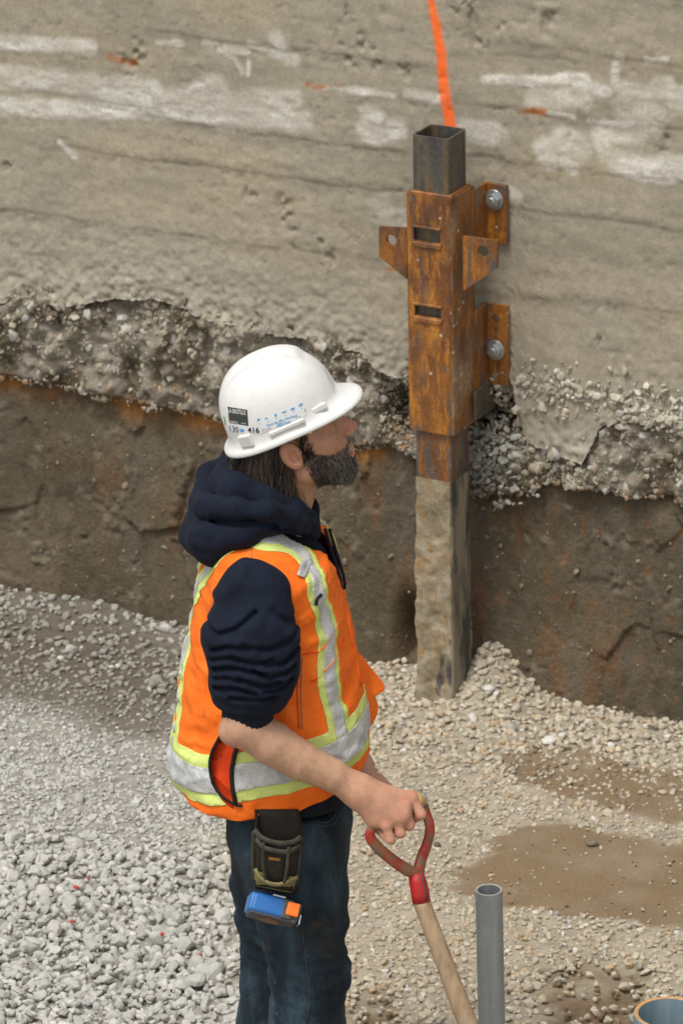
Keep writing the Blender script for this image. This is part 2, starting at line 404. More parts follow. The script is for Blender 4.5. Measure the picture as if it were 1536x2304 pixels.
def plastic(name, c, rough=0.38, dirt=0.12):
    m, t, b = new_mat(name, c, rough); v = coords(t)
    t.links.new(mix(t, c, tuple(x * 0.62 for x in c), ramp(t, noise(t, v, 45, 6, 0.65), [(0.5, G(0)), (0.78, G(dirt * 3))])), b.inputs['Base Color'])
    bump(t, b, noise(t, v, 260, 3), 0.12, 0.0006); return m
M_hat = plastic('hard_hat_white', (0.67, 0.67, 0.655), 0.42, 0.10)
M_sticker_dark = plastic('sticker_charcoal', (0.035, 0.04, 0.036), 0.5)
M_sticker_white = plastic('sticker_white', (0.66, 0.69, 0.70), 0.5, 0.05)
M_ink_white = plastic('ink_white', (0.75, 0.75, 0.73), 0.6, 0.0)
M_ink_black = plastic('ink_black', (0.015, 0.015, 0.015), 0.6, 0.0)
M_ink_blue = plastic('ink_blue', (0.10, 0.31, 0.60), 0.6, 0.0)
M_ink_green = plastic('ink_green', (0.06, 0.32, 0.12), 0.6, 0.0)
M_ink_amber = plastic('ink_amber', (0.45, 0.20, 0.02), 0.6, 0.2)
M_blue = plastic('blue_plastic', (0.018, 0.13, 0.40), 0.4, 0.15)
M_dgrey = plastic('grey_rubber', (0.055, 0.058, 0.06), 0.6, 0.2)
M_obtn = plastic('orange_plastic', (0.95, 0.17, 0.01), 0.4, 0.05)
M_pouch = cloth('worn_pouch', (0.014, 0.011, 0.009), (0.032, 0.026, 0.020), 0.8, 40, 600, 0.4, (60, 0.66, (0.09, 0.08, 0.06), 0.5))
M_khaki = cloth('khaki_binding', (0.15, 0.13, 0.055), (0.26, 0.225, 0.10), 0.85, 50, 600, 0.4)
M_olive = cloth('worn_webbing', (0.035, 0.033, 0.024), (0.075, 0.07, 0.05), 0.85, 60, 600, 0.4)
def wood(name, c0, c1, axis_scale):
    m, t, b = new_mat(name, rough=0.65, spec=0.3); v = coords(t, axis_scale); v2 = coords(t)
    c = ramp(t, noise(t, v, 60, 6, 0.6), [(0.3, c0), (0.7, c1)])
    c = mix(t, c, (0.20, 0.18, 0.145), ramp(t, noise(t, v2, 9, 5), [(0.48, G(0)), (0.68, G(0.55))]))
    t.links.new(c, b.inputs['Base Color']); bump(t, b, noise(t, v, 90, 4), 0.3, 0.001); return m
M_wood = wood('weathered_ash', (0.23, 0.15, 0.085), (0.40, 0.29, 0.18), (1, 1, 0.05))
M_grip = wood('pale_grip_wood', (0.45, 0.27, 0.10), (0.58, 0.38, 0.17), (0.1, 1, 1))
def worn_red():
    m, t, b = new_mat('worn_red_paint', rough=0.5); v = coords(t)
    c = ramp(t, noise(t, v, 30, 6, 0.65), [(0.36, (0.34, 0.012, 0.010)), (0.46, (0.30, 0.045, 0.02)), (0.53, (0.19, 0.10, 0.05)), (0.66, (0.13, 0.10, 0.07))])
    t.links.new(c, b.inputs['Base Color']); bump(t, b, noise(t, v, 160, 4), 0.3, 0.001); return m
M_red = worn_red()
M_red_sock = plastic('red_paint', (0.38, 0.009, 0.008), 0.55, 0.33)
def pvc(name, c):
    m, t, b = new_mat(name, rough=0.55, spec=0.4); v = coords(t, (1, 1, 0.05)); v2 = coords(t)
    k = ramp(t, noise(t, v, 60, 5, 0.6), [(0.3, G(0.78)), (0.7, G(1.15))]); d = ramp(t, noise(t, v2, 30, 5), [(0.5, G(0)), (0.8, G(0.5))])
    cc = mix(t, c, k, 1.0, 'MULTIPLY'); t.links.new(mix(t, cc, (0.40, 0.38, 0.34), d), b.inputs['Base Color']); return m
M_pvc = pvc('grey_pvc', (0.27, 0.29, 0.295)); M_pvc_blue = pvc('blue_grey_pvc', (0.22, 0.31, 0.36))
M_rim = cloth('pale_cut_edge', (0.42, 0.40, 0.35), (0.55, 0.53, 0.47), 0.8, 80)
M_rim_o = cloth('rust_dusted_edge', (0.42, 0.20, 0.07), (0.56, 0.33, 0.15), 0.8, 80)

# ================================================================ wall frame: u along the wall, v up, w out of the wall
WA = math.radians(29)
WD = np.array([math.cos(WA), -math.sin(WA), 0.0]); WN = np.array([-math.sin(WA), -math.cos(WA), 0.0]); WZ = np.array([0, 0, 1.0])
POST = atz(1020, 1590) - WD * 0.052 - WN * 0.052            # post axis on the ground
WO = POST - WN * 0.140                                       # wall plane origin
def wallpt(u, v, w): return WO + np.multiply.outer(u, WD) + np.multiply.outer(v, WZ) + np.multiply.outer(w, WN)
def wuv(px, py, w=0.0):
    d = ray(px, py); o = WO + WN * w; k = ((o - CAM) @ WN) / (d @ WN); p = CAM + d * k - WO
    return p @ WD, p[2]
def wline(pts, w=0.0):
    a = np.array([wuv(x, y, w) for x, y in pts]); return a[np.argsort(a[:, 0])]
def axis_pts(lo, hi, step, far_lo, far_hi, grow=1.35):
    a = list(np.arange(lo, hi, step)); s = step
    while a[-1] < far_hi: s *= grow; a.append(a[-1] + s)
    s = step
    while a[0] > far_lo: s *= grow; a.insert(0, a[0] - s)
    return np.array(a)
def grid_faces(nu, nv):
    i = np.arange(nu * nv).reshape(nu, nv)
    a, b, c, d = i[:-1, :-1].ravel(), i[1:, :-1].ravel(), i[1:, 1:].ravel(), i[:-1, 1:].ravel()
    return np.stack([a, b, c, d], 1)

E_L = wline([(-60, 690), (60, 672), (150, 690), (240, 668), (330, 672), (430, 690), (520, 730), (600, 742), (700, 770), (800, 800), (900, 842), (1000, 868), (1140, 846), (1158, 880), (1172, 960), (1190, 1002), (1250, 1028), (1312, 1038), (1330, 1000), (1352, 955), (1400, 940), (1470, 945), (1600, 968)])
S_L = wline([(-60, 845), (60, 850), (200, 880), (330, 905), (450, 935), (600, 975), (760, 1010), (860, 1000), (930, 1010), (1060, 1110), (1150, 1110), (1240, 1075), (1330, 1090), (1400, 1105), (1536, 1130), (1650, 1150)])
G_L = wline([(-100, 1290), (0, 1310), (100, 1325), (250, 1352), (400, 1400), (500, 1425), (700, 1475), (930, 1535), (1020, 1560), (1060, 1530), (1112, 1492), (1170, 1535), (1300, 1590), (1450, 1628), (1536, 1645), (1650, 1665)], 0.02)
def Ef(u): return np.interp(u, E_L[:, 0], E_L[:, 1]) + 0.030 * fbm(np.stack([u * 9, u * 0, u * 0], -1), 6, 3, 0.6)
def Sf(u): return np.interp(u, S_L[:, 0], S_L[:, 1]) + 0.010 * fbm(np.stack([u * 18, u * 0 + 5, u * 0], -1), 4, 5)
def Gf(u): return np.clip(np.interp(u, G_L[:, 0], G_L[:, 1]), 0.0, 0.13)

WARP = {}
def stroke(U, V, pts, width, soft=0.5):
    """soft brush-stroke mask along a digitised line, half-width in photo pixels"""
    P = np.stack([U, V, np.zeros_like(U)], 1); L = [(*wuv(x, y), 0.0) for x, y in pts]
    if len(U) not in WARP: WARP[len(U)] = np.stack([0.010 * fbm(P * np.array([16, 30, 1]), 4, 251), 0.009 * fbm(P * np.array([22, 40, 1]), 5, 252, 0.65), U * 0], 1)
    d, _ = polydist(P + WARP[len(U)], L); hw = width / 880.0
    return 1 - sstep(hw * (1 - soft), hw * (1 + soft), d)

# ---------------------------------------------------------------- concrete foundation wall
ua = axis_pts(-1.35, 1.05, 0.0048, -5.0, 5.0)
va = np.concatenate([np.arange(0, 1.02, 0.0048), [1.06, 1.15, 1.3, 1.6, 2.0]])          # above the ragged edge
UU, DV = np.meshgrid(ua, va, indexing='ij'); E0 = Ef(ua)[:, None]
VV = E0 + DV * (2.05 - E0) / 1.02; VV = np.where(DV > 1.02, 2.05 + (DV - 1.02), VV)
U, V_ = UU.ravel(), VV.ravel(); h = DV.ravel()
p3 = np.stack([U, V_, np.zeros_like(U)], 1)
Wd = 0.008 * fbm(p3 * 3.0, 3, 21) + 0.0022 * fbm(p3 * np.array([14, 40, 1]), 4, 22)
rough = np.exp(-h / 0.075)
Wd += rough * (0.014 * fbm(p3 * 20, 6, 23, 0.62) + 0.012 * fbm(p3 * 75, 3, 24)) + 0.008 * np.exp(-h / 0.03)
Wd += 0.0016 * np.exp(-h / 0.35) * fbm(p3 * 95, 4, 44)
crack = np.zeros_like(U)
for k, pts in enumerate([[(100, 322), (260, 352), (560, 388), (740, 418), (900, 432)], [(350, 268), (560, 300), (680, 318), (900, 345)], [(1040, 235), (1250, 262), (1536, 292)],
                         [(1045, 352), (1250, 382), (1536, 410)], [(0, 195), (350, 250)], [(1060, 655), (1300, 675), (1536, 700)], [(1150, 96), (1536, 155)], [(360, 72), (560, 105), (960, 150)], [(0, 470), (400, 530), (850, 590)], [(1060, 118), (1300, 140)], [(1140, 470), (1536, 520)]]):
    L = [(*wuv(x, y), 0.0) for x, y in pts]; q = p3 + 0.010 * np.stack([U * 0, fbm(p3 * 16, 4, 60 + k), U * 0], 1)
    d, _ = polydist(q, L); amp = 0.5 + 0.5 * sstep(-0.2, 0.3, fbm(p3 * 9, 2, 80 + k)); wd = 0.0035 if k not in (5,) else 0.003
    g = np.exp(-(d / wd) ** 2) * amp; crack = np.maximum(crack, g)
    sgn = -1 if k != 5 else 0.8
    Wd += sgn * 0.0022 * g + 0.0022 * np.tanh((q[:, 1] - np.interp(U, [a[0] for a in L], [a[1] for a in L])) / 0.012) * np.exp(-(d / 0.05) ** 2)
pit = np.zeros_like(U)
for (x, y, r) in [(1045, 30, 38), (1075, 95, 26), (1225, 35, 34), (1130, 60, 16), (790, 100, 40), (775, 20, 14), (840, 130, 22), (1490, 320, 22), (300, 130, 40), (15, 375, 14), (720, 540, 8), (735, 580, 24), (660, 540, 20), (560, 420, 24), (640, 470, 26), (910, 160, 18), (1370, 690, 10), (1350, 760, 14)]:
    m = stroke(U, V_, [(x - 1, y - r * 0.4), (x + 1, y + r * 0.4)], r * 0.8, 0.8); pit = np.maximum(pit, m * sstep(-0.05, 0.35, fbm(p3 * 55, 4, int(x))))
Wd -= 0.009 * pit
pits2 = sstep(0.40, 0.55, fbm(p3 * 48, 3, 301)); Wd -= 0.002 * pits2
back = np.where(U > 9, 1, 0)
c = np.tile(np.array([0.322, 0.285, 0.220]), (len(U), 1))
c = mixc(c, (0.365, 0.310, 0.218), sstep(-0.1, 0.5, fbm(p3 * np.array([3, 7, 1]), 4, 31)) * 0.8)
c = mixc(c, (0.270, 0.238, 0.178), sstep(0.0, 0.5, fbm(p3 * np.array([5, 9, 1]), 5, 32)) * 0.7)
c = mixc(c, (0.335, 0.303, 0.242), np.exp(-np.clip(h - 0.05, 0, 9) / 0.16) * 0.85)
c = mixc(c, (0.42, 0.385, 0.32), np.exp(-h / 0.05) * sstep(0.0, 0.3, fbm(p3 * 30, 4, 33)) * 0.7); c = mixc(c, (0.225, 0.195, 0.152), np.exp(-h / 0.035) * sstep(-0.2, 0.25, fbm(p3 * 18, 5, 37)) * 0.85)
c *= (1 + 0.15 * fbm(p3 * 40, 4, 34))[:, None]
c = mixc(c, (0.18, 0.155, 0.115), np.clip(pit * 0.45 + crack * 0.16 + pits2 * 0.14, 0, 0.8))
streak = sstep(-0.25, 0.20, fbm(p3 * np.array([26, 90, 1]), 5, 41, 0.65)) * sstep(-0.45, 0.1, fbm(p3 * np.array([8, 14, 1]), 4, 42))
white = np.zeros_like(U)
for pts, wd, a in [([(-60, 90), (90, 98), (205, 105)], 17, .9), ([(-60, 165), (120, 185), (350, 205)], 26, .75), ([(-60, 232), (150, 245), (350, 250), (520, 262), (690, 272)], 20, .8),
                   ([(200, 215), (420, 225), (640, 245)], 30, .65), ([(360, 95), (405, 98)], 8, .8), ([(460, 98), (490, 102)], 7, .8), ([(495, 112), (530, 128), (548, 165)], 6, .9), ([(510, 105), (560, 118)], 8, .8), ([(562, 138), (562, 172)], 5, 1),
                   ([(565, 98), (635, 125)], 9, 1), ([(622, 85), (640, 125), (665, 135)], 14, 1), ([(440, 215), (490, 190), (520, 240)], 24, .75), ([(470, 245), (600, 250)], 8, .9), ([(560, 225), (660, 225)], 22, .55),
                   ([(780, 198), (880, 214)], 8, .9), ([(725, 193), (770, 200)], 5, .7), ([(915, 210), (1000, 226)], 11, .8), ([(825, 250), (850, 262)], 15, .7), ([(822, 292), (850, 305), (895, 288)], 22, .75),
                   ([(1045, 292), (1105, 298)], 26, .6), ([(1120, 305), (1135, 310)], 14, .4), ([(1090, 180), (1200, 182), (1315, 176)], 10, .95), ([(1300, 185), (1360, 205)], 15, .95), ([(1200, 222), (1310, 222)], 20, .7), ([(1382, 150), (1385, 200)], 10, .8),
                   ([(1388, 125), (1395, 128)], 7, .8), ([(1450, 133), (1500, 136)], 6, .8), ([(1400, 205), (1480, 205), (1600, 215)], 16, .75), ([(1410, 250), (1460, 262)], 32, .5), ([(1470, 190), (1500, 185)], 14, .6), ([(1520, 225), (1580, 235)], 26, .5),
                   ([(1350, 305), (1362, 345)], 20, .8), ([(1380, 300), (1430, 310)], 20, .5), ([(1390, 365), (1450, 385), (1620, 380)], 28, .85), ([(1225, 335), (1235, 360)], 24, .7), ([(1265, 315), (1300, 330)], 30, .6), ([(1270, 365), (1290, 380)], 14, .7),
                   ([(1225, 252), (1290, 265)], 6, .9), ([(1325, 272), (1420, 282)], 5, .8), ([(130, 322), (165, 355)], 7, .8), ([(1140, 430), (1160, 445)], 14, .5), ([(860, 470), (905, 500)], 34, .30), ([(490, 285), (520, 290)], 10, .5)]:
    white = np.maximum(white, a * stroke(U, V_, pts, wd * 1.05, 0.45))
white = white * (0.45 + 0.55 * streak)
c = mixc(c, (0.66, 0.635, 0.58), np.clip(white * 1.15, 0, 1) * 0.92)
Wd += 0.0015 * white
rs = np.zeros_like(U)
for pts, wd in [([(252, 130), (270, 138), (305, 142)], 9), ([(690, 193), (715, 191)], 7), ([(720, 190), (760, 193)], 3), ([(1172, 249), (1186, 250)], 8), ([(1200, 250), (1222, 253)], 9), ([(520, 790), (548, 810)], 14), ([(870, 605), (915, 610)], 4), ([(-20, 80), (10, 80)], 5)]:
    rs = np.maximum(rs, stroke(U, V_, pts, wd, 0.6) * sstep(-0.5, 0.2, fbm(p3 * 60, 3, 51)))
c = mixc(c, (0.40, 0.125, 0.018), rs * 0.9)
# spray-painted orange line
L = [(*wuv(x, y), 0.0) for x, y in [(960, -60), (968, 0), (980, 50), (993, 120), (997, 180), (1003, 225), (1013, 285), (1016, 320)]]
d, par = polydist(p3 + 0.002 * np.stack([fbm(p3 * 50, 3, 52), U * 0, U * 0], 1), L)
hw = np.interp(par, [0, 1, 2, 3, 5, 7], [0.007, 0.008, 0.011, 0.013, 0.014, 0.014]); sp = 1 - sstep(hw * 0.62, hw * 1.5, d)
c = mixc(c, (0.95, 0.145, 0.012), np.clip(sp * (0.9 + 0.1 * fbm(p3 * 90, 2, 53)), 0, 1))
Pw = wallpt(U, V_, Wd)
nu, nv = len(ua), len(va)
# thickness: the broken underside and the rear face
i0 = np.arange(nu) * nv; bl = Pw[i0] - np.outer(np.full(nu, 0.05), WN) + WZ * 0.012; bt = Pw[i0 + nv - 1] - np.outer(np.full(nu, 0.30), WN); bl2 = Pw[i0] - np.outer(np.full(nu, 0.30), WN) + WZ * 0.03
Vall = np.vstack([Pw, bl, bl2, bt]); n0 = nu * nv
cc = np.vstack([c, c[i0] * 0.8, c[i0] * 0.8, c[i0] * 0.8])
Fq = [grid_faces(nu, nv)]
def strip(a, b): return np.stack([a[:-1], b[:-1], b[1:], a[1:]], 1)
r_b, r_b2, r_t = n0 + np.arange(nu), n0 + nu + np.arange(nu), n0 + 2 * nu + np.arange(nu)
Fq += [strip(i0, r_b)[:, ::-1] * 1, strip(r_b, r_b2), strip(r_b2, r_t), strip(r_t, i0 + nv - 1)]
wall = mesh_np('concrete_wall', Vall, np.vstack(Fq), M_conc, colors=cc)
tag(wall, 'board-marked grey-beige concrete foundation wall with white smears and an orange sprayed line', 'wall')

# ---------------------------------------------------------------- excavated clay face below the wall
us = axis_pts(-1.35, 1.05, 0.0065, -5.0, 5.0, 1.4); ts = np.linspace(0, 1, 175)
UU, TT = np.meshgrid(us, ts, indexing='ij'); top = Ef(us)[:, None] + 0.05; VV = -0.2 + TT * (top + 0.2)
U, V_ = UU.ravel(), VV.ravel(); p3 = np.stack([U, V_, np.zeros_like(U)], 1); E_, S_ = Ef(U), Sf(U)
below = np.clip(S_ - V_, 0, 9); inband = sstep(-0.02, 0.02, V_ - S_)
Wd = np.where(V_ < S_, -0.035 + 0.075 * (below / 0.6) ** 0.8, 0) + inband * (0.000 + 0.040 * fbm(p3 * 13, 5, 70) + 0.026 * fbm(p3 * 34, 4, 71))
# scraped facets: every cell is its own tilted plane
r2 = np.random.default_rng(4); K = 120; cx = r2.uniform(-1.6, 1.5, K); cy = r2.uniform(-0.2, 0.75, K); tl = r2.normal(0, 0.040, (K, 2))
q = p3 + 0.05 * np.stack([fbm(p3 * 6, 3, 72), fbm(p3 * 6, 3, 73), U * 0], 1)
best = np.full(len(U), 9.0); fac = np.zeros(len(U)); cid = np.zeros(len(U), int)
for k in range(K):
    d = ((q[:, 0] - cx[k]) * 1.7) ** 2 + ((q[:, 1] - cy[k]) * 0.85) ** 2; m = d < best
    best[m] = d[m]; fac[m] = ((U - cx[k]) * tl[k, 0] + (V_ - cy[k]) * tl[k, 1])[m]; cid[m] = k
clay = 1 - inband
Wd += clay * (fac * 1.0 + 0.012 * fbm(p3 * 5, 4, 74) + 0.005 * fbm(p3 * np.array([40, 18, 1]), 5, 75) + 0.0016 * fbm(p3 * np.array([120, 25, 1]), 2, 78))
pk = sstep(0.18, 0.42, fbm(p3 * np.array([14, 22, 1]), 5, 76)) * clay; Wd += 0.011 * pk * fbm(p3 * 65, 3, 77)
gx = lambda px, py, su, sv: np.exp(-((U - wuv(px, py)[0]) / su) ** 2 - ((V_ - wuv(px, py)[1]) / sv) ** 2)
cav = np.clip(gx(905, 915, .045, .06) + gx(1090, 935, .075, .05) + 0.6 * gx(930, 1430, .03, .10), 0, 1); Wd -= 0.17 * cav
Wd -= 0.02 * sstep(-0.005, 0.03, V_ - E_)
c = np.tile(np.array([0.094, 0.073, 0.046]), (len(U), 1))
c = mixc(c, (0.130, 0.100, 0.064), sstep(-0.2, 0.5, fbm(p3 * np.array([4, 3, 1]), 4, 81)))
c = mixc(c, (0.108, 0.090, 0.065), sstep(0.0, 0.5, fbm(p3 * np.array([7, 5, 1]), 4, 82)) * 0.7)
c = c * (0.92 + 0.16 * r2.random(K)[cid])[:, None]
c = mixc(c, (0.215, 0.185, 0.14), pk * 0.5 * sstep(-0.1, 0.3, fbm(p3 * 50, 3, 88)))
dr = sstep(0.05, 0.40, fbm(p3 * np.array([22, 4.5, 1]), 4, 83)) * sstep(-0.1, 0.4, fbm(p3 * np.array([3.5, 3, 1]), 3, 84))
c = mixc(c, (0.165, 0.078, 0.030), dr * clay * 0.45)
c = mixc(c, (0.19, 0.085, 0.030), sstep(0.36, 0.5, fbm(p3 * np.array([60, 26, 1]), 3, 85)) * clay * 0.6 * sstep(0.0, 0.3, U + 0.1))
left = 1 - sstep(-0.25, 0.0, U)
c = mixc(c, (0.30, 0.125, 0.026), np.exp(-((below - 0.016) / 0.036) ** 2) * clay * left * sstep(-0.4, 0.1, fbm(p3 * 10, 3, 86)) * 0.95)
c = mixc(c, (0.255, 0.225, 0.178), inband * sstep(-0.3, 0.2, fbm(p3 * 16, 4, 87)) * 0.9); c = mixc(c, (0.35, 0.315, 0.255), inband * sstep(0.05, 0.12, V_ - S_) * sstep(-0.2, 0.3, fbm(p3 * 11, 4, 90)) * 0.7)
c *= (1 + 0.22 * fbm(p3 * 55, 4, 89))[:, None]
bank = mesh_np('soil_bank', wallpt(U, V_, Wd), grid_faces(len(us), len(ts)), M_soil, colors=c)
tag(bank, kind='structure')
bank_tree = bvh_of(wallpt(U, V_, Wd), np.vstack([grid_faces(len(us), len(ts))[:, :3], grid_faces(len(us), len(ts))[:, [0, 2, 3]]]))

# ---------------------------------------------------------------- ground sheet
def poly_sd(P, poly):
    """signed distance in the ground plane, positive inside"""
    Q = np.array([atz(x, y)[:2] for x, y in poly]); d = np.full(len(P), 1e9); ins = np.zeros(len(P), bool)
    for i in range(len(Q)):
        a, b = Q[i], Q[(i + 1) % len(Q)]; ab = b - a; t = np.clip(((P - a) @ ab) / (ab @ ab), 0, 1)
        d = np.minimum(d, ln(P - a - t[:, None] * ab))
        cr = ((a[1] > P[:, 1]) != (b[1] > P[:, 1])) & (P[:, 0] < (b[0] - a[0]) * (P[:, 1] - a[1]) / (b[1] - a[1] + 1e-12) + a[0]); ins ^= cr
    return np.where(ins, d, -d)
SANDA = [(1105, 1702), (1200, 1690), (1340, 1700), (1430, 1728), (1600, 1745), (1800, 1850), (1536, 1862), (1420, 1845), (1260, 1800), (1200, 1772), (1150, 1765)]
SANDB = [(1010, 2000), (1110, 1900), (1190, 1856), (1300, 1848), (1420, 1880), (1600, 1915), (1800, 2010), (1600, 2100), (1420, 2085), (1300, 2065), (1150, 2045), (1060, 2035)]
DARK = [(-200, 1430), (120, 1400), (300, 1440), (440, 1520), (430, 1600), (390, 1665), (250, 1650), (160, 1600), (-200, 1560)]
COARSE = [(-500, 1900), (100, 1880), (250, 1930), (420, 1925), (560, 1900), (640, 2000), (640, 2700), (-600, 2700)]
SOILS = [[(800, 2225), (880, 2235), (900, 2330), (780, 2350)], [(1230, 2190), (1330, 2165), (1430, 2200), (1440, 2300), (1400, 2400), (1250, 2350)]]
def zones(X, Y):
    P = np.stack([X, Y], 1); p = np.stack([X, Y, X * 0], 1); nz = 0.045 * fbm(p * np.array([8, 14, 1]), 5, 101, 0.6) + 0.022 * fbm(p * 48, 3, 111); sm = lambda poly, s=0.03: sstep(-s, s, poly_sd(P, poly) + nz)
    z = {'sand': np.maximum(sm(SANDA, 0.014), sm(SANDB, 0.018)), 'dark': sm(DARK, 0.09), 'coarse': sm(COARSE, 0.09), 'soil': np.maximum(sm(SOILS[0]), sm(SOILS[1], 0.05))}
    q = P - WO[:2]; z['u'] = q @ WD[:2]; z['s'] = q @ WN[:2]
    z['grey'] = 1 - sstep(-0.42, -0.02, X + 0.14 * (Y - 1.3) * 0.5 + 0.10 * fbm(p * 5, 4, 102))
    z['near'] = 1 - sstep(0.38, 0.62, z['s'] + nz); return z
def ground_h(X, Y):
    q = np.stack([X, Y], 1) - WO[:2]; u = q @ WD[:2]; s = q @ WN[:2]; p = np.stack([X, Y, X * 0], 1)
    md = atz(1112, 1545); m2_ = atz(900, 1560)
    return 0.060 * np.exp(-(((X - md[0]) / 0.10) ** 2 + ((Y - md[1]) / 0.13) ** 2)) + Gf(u) * np.exp(-np.clip(s - 0.05, 0, 9) / 0.16) + 0.010 * fbm(p * 2.2, 3, 103) + 0.0035 * fbm(p * 11, 3, 104)
ug = axis_pts(-1.7, 2.3, 0.0125, -45, 45, 1.3); sg = axis_pts(-0.12, 2.9, 0.0125, -0.3, 60, 1.3)
UU, SS = np.meshgrid(ug, sg, indexing='ij'); X = WO[0] + UU.ravel() * WD[0] + SS.ravel() * WN[0]; Y = WO[1] + UU.ravel() * WD[1] + SS.ravel() * WN[1]
Z = zones(X, Y); p = np.stack([X, Y, X * 0], 1)
gz = ground_h(X, Y) + (1 - Z['sand']) * 0.004 * fbm(p * 42, 3, 105) + Z['sand'] * (0.003 * fbm(p * 45, 4, 109) + 0.006 * fbm(p * 10, 3, 110)) - 0.01 * Z['soil']
c = mixc(np.tile(np.array([0.355, 0.305, 0.230]), (len(X), 1)), (0.31, 0.295, 0.26), Z['grey'])
c = mixc(c, (0.205, 0.146, 0.086), np.clip(Z['sand'] * (0.90 + 0.45 * fbm(p * 9, 4, 106)), 0, 1))
c = mixc(c, (0.125, 0.105, 0.080), Z['dark'] * 0.85)
upl = Z['near'] * Z['grey']; c = mixc(c, (0.13, 0.108, 0.082), upl * 0.85)
c = mixc(c, (0.16, 0.105, 0.055), Z['soil'] * 0.9)
c = mixc(c, (0.42, 0.37, 0.285), (1 - Z['sand']) * (1 - Z['grey']) * sstep(0, 0.5, fbm(p * 6, 4, 107)) * 0.6)
c = mixc(c, c * 0.55, (1 - Z['sand']) * sstep(0.05, 0.4, fbm(p * 70, 3, 108)) * 0.6)
ground = mesh_np('ground', np.stack([X, Y, gz], 1), grid_faces(len(ug), len(sg))[:, ::-1], M_ground, colors=c)
tag(ground, kind='structure')

# ---------------------------------------------------------------- stones
def ico(sub):
    bm = bmesh.new(); bmesh.ops.create_icosphere(bm, subdivisions=sub, radius=1.0); V = np.array([v.co[:] for v in bm.verts]); T = np.array([[v.index for v in f.verts] for f in bm.faces]); bm.free(); return V, T
ICO1, ICO2 = ico(1), ico(2); NPL = 11
def rand_rot(n, tilt, r):
    yaw = r.uniform(0, 2 * np.pi, n); tx, ty = r.normal(0, tilt, n), r.normal(0, tilt, n)
    def rot(a, ax):
        R = np.zeros((n, 3, 3)); i, j = [(1, 2), (0, 2), (0, 1)][ax]; R[:, ax, ax] = 1; R[:, i, i] = np.cos(a); R[:, j, j] = np.cos(a); R[:, i, j] = -np.sin(a); R[:, j, i] = np.sin(a); return R
    return rot(tx, 0) @ rot(ty, 1) @ rot(yaw, 2)
def stones_np(pos, size, colr, r, base=ICO1, jit=0.2, flat=(0.45, 0.8), tilt=0.35):
    B, T = base; n = len(pos)
    if base is ICO2:
        d = r.normal(0, 1, (n, NPL, 3)); d /= ln(d)[..., None]; dots = np.einsum('vk,njk->nvj', B, d); off = r.uniform(0.50, 0.86, (n, 1, NPL))
        sc = np.min(np.where(dots > 0.05, off / np.maximum(dots, 0.05), 9.0), 2); L = B[None] * np.minimum(sc, 1.05)[..., None]      # plane-cut pebble
    else:
        L = B[None] * (1 + r.uniform(-jit, jit, (n, len(B), 1))) + r.normal(0, 0.07, (n, len(B), 3))
    ax = np.stack([np.ones(n), r.uniform(0.6, 0.95, n), r.uniform(*flat, n)], 1)
    L = L * ax[:, None, :] * (size * 0.5)[:, None, None]
    L = np.einsum('nij,nvj->nvi', rand_rot(n, tilt, r), L) + pos[:, None, :]
    Fs = T[None] + (np.arange(n) * len(B))[:, None, None]
    return L.reshape(-1, 3), Fs.reshape(-1, 3), np.repeat(colr, len(B), 0)
r3 = np.random.default_rng(77)
smin_ = 0.0095; dens = 1.0 / smin_ ** 2 * 1.9
uL, uH, sL, sH = -1.7, 2.3, 0.0, 2.85; nC = int((uH - uL) * (sH - sL) * dens)
cu, cs = r3.uniform(uL, uH, nC), r3.uniform(sL, sH, nC)
X = WO[0] + cu * WD[0] + cs * WN[0]; Y = WO[1] + cu * WD[1] + cs * WN[1]
kdep = (np.stack([X, Y, X * 0], 1) - CAM); dep = kdep @ FW; PX = 768 + FPX * (kdep @ RT) / dep; PY = 1152 - FPX * (kdep @ UP) / dep
vis = (PX > -160) & (PX < 1700) & (PY < 2480)
Z = zones(X, Y); pn = np.stack([X, Y, X * 0], 1)
size = 0.0122 + 0.002 * fbm(pn * 3, 2, 120)
size = lerp(size, 0.0250, Z['coarse']); size = lerp(size, 0.0200, Z['near'])
br = (1 - Z['grey']) * sstep(2.02, 2.25, Z['s'] - 0.0 * X); size = lerp(size, 0.0185, np.clip(sstep(1.05, 0.8, Y) * (1 - Z['grey']), 0, 1))
cover = 1.05 - 0.55 * sstep(-0.1, 0.4, fbm(pn * 3.5, 3, 121)) * (1 - Z['coarse']) * (1 - Z['near'])
mid = (1 - Z['grey']) * (1 - Z['near']) * sstep(0.80, 1.05, Y); cover = lerp(cover, 0.60, mid)
cover = lerp(cover, 0.075, Z['sand']); cover = lerp(cover, 0.42, Z['dark']); cover = lerp(cover, 0.34, Z['soil']); cover = lerp(cover, 0.70, Z['near'] * Z['grey']); cover = lerp(cover, 1.35, Z['near'] * (1 - Z['grey']))
cover = lerp(cover, 2.3, Z['coarse'])
acc = r3.random(nC) < (smin_ / size) ** 2 * cover / 1.9 * 1.25 * np.where(vis, 1.0, 0.22)
X, Y, size = X[acc], Y[acc], size[acc]; Z = {k: v[acc] for k, v in Z.items()}; PX, PY, dep, vis = PX[acc], PY[acc], dep[acc], vis[acc]
size = size * np.exp(r3.normal(0, 0.30, len(X))); size = np.clip(size, 0.007, 0.055)
size = np.where(Z['sand'] > 0.5, size * r3.uniform(0.35, 0.9, len(X)), size)
pos = np.stack([X, Y, ground_h(X, Y) + size * r3.uniform(0.02, 0.22, len(X)) + Z['coarse'] * r3.uniform(-0.006, 0.012, len(X))], 1)
grey = np.array([0.425, 0.416, 0.382]); beige = np.array([0.425, 0.370, 0.282])
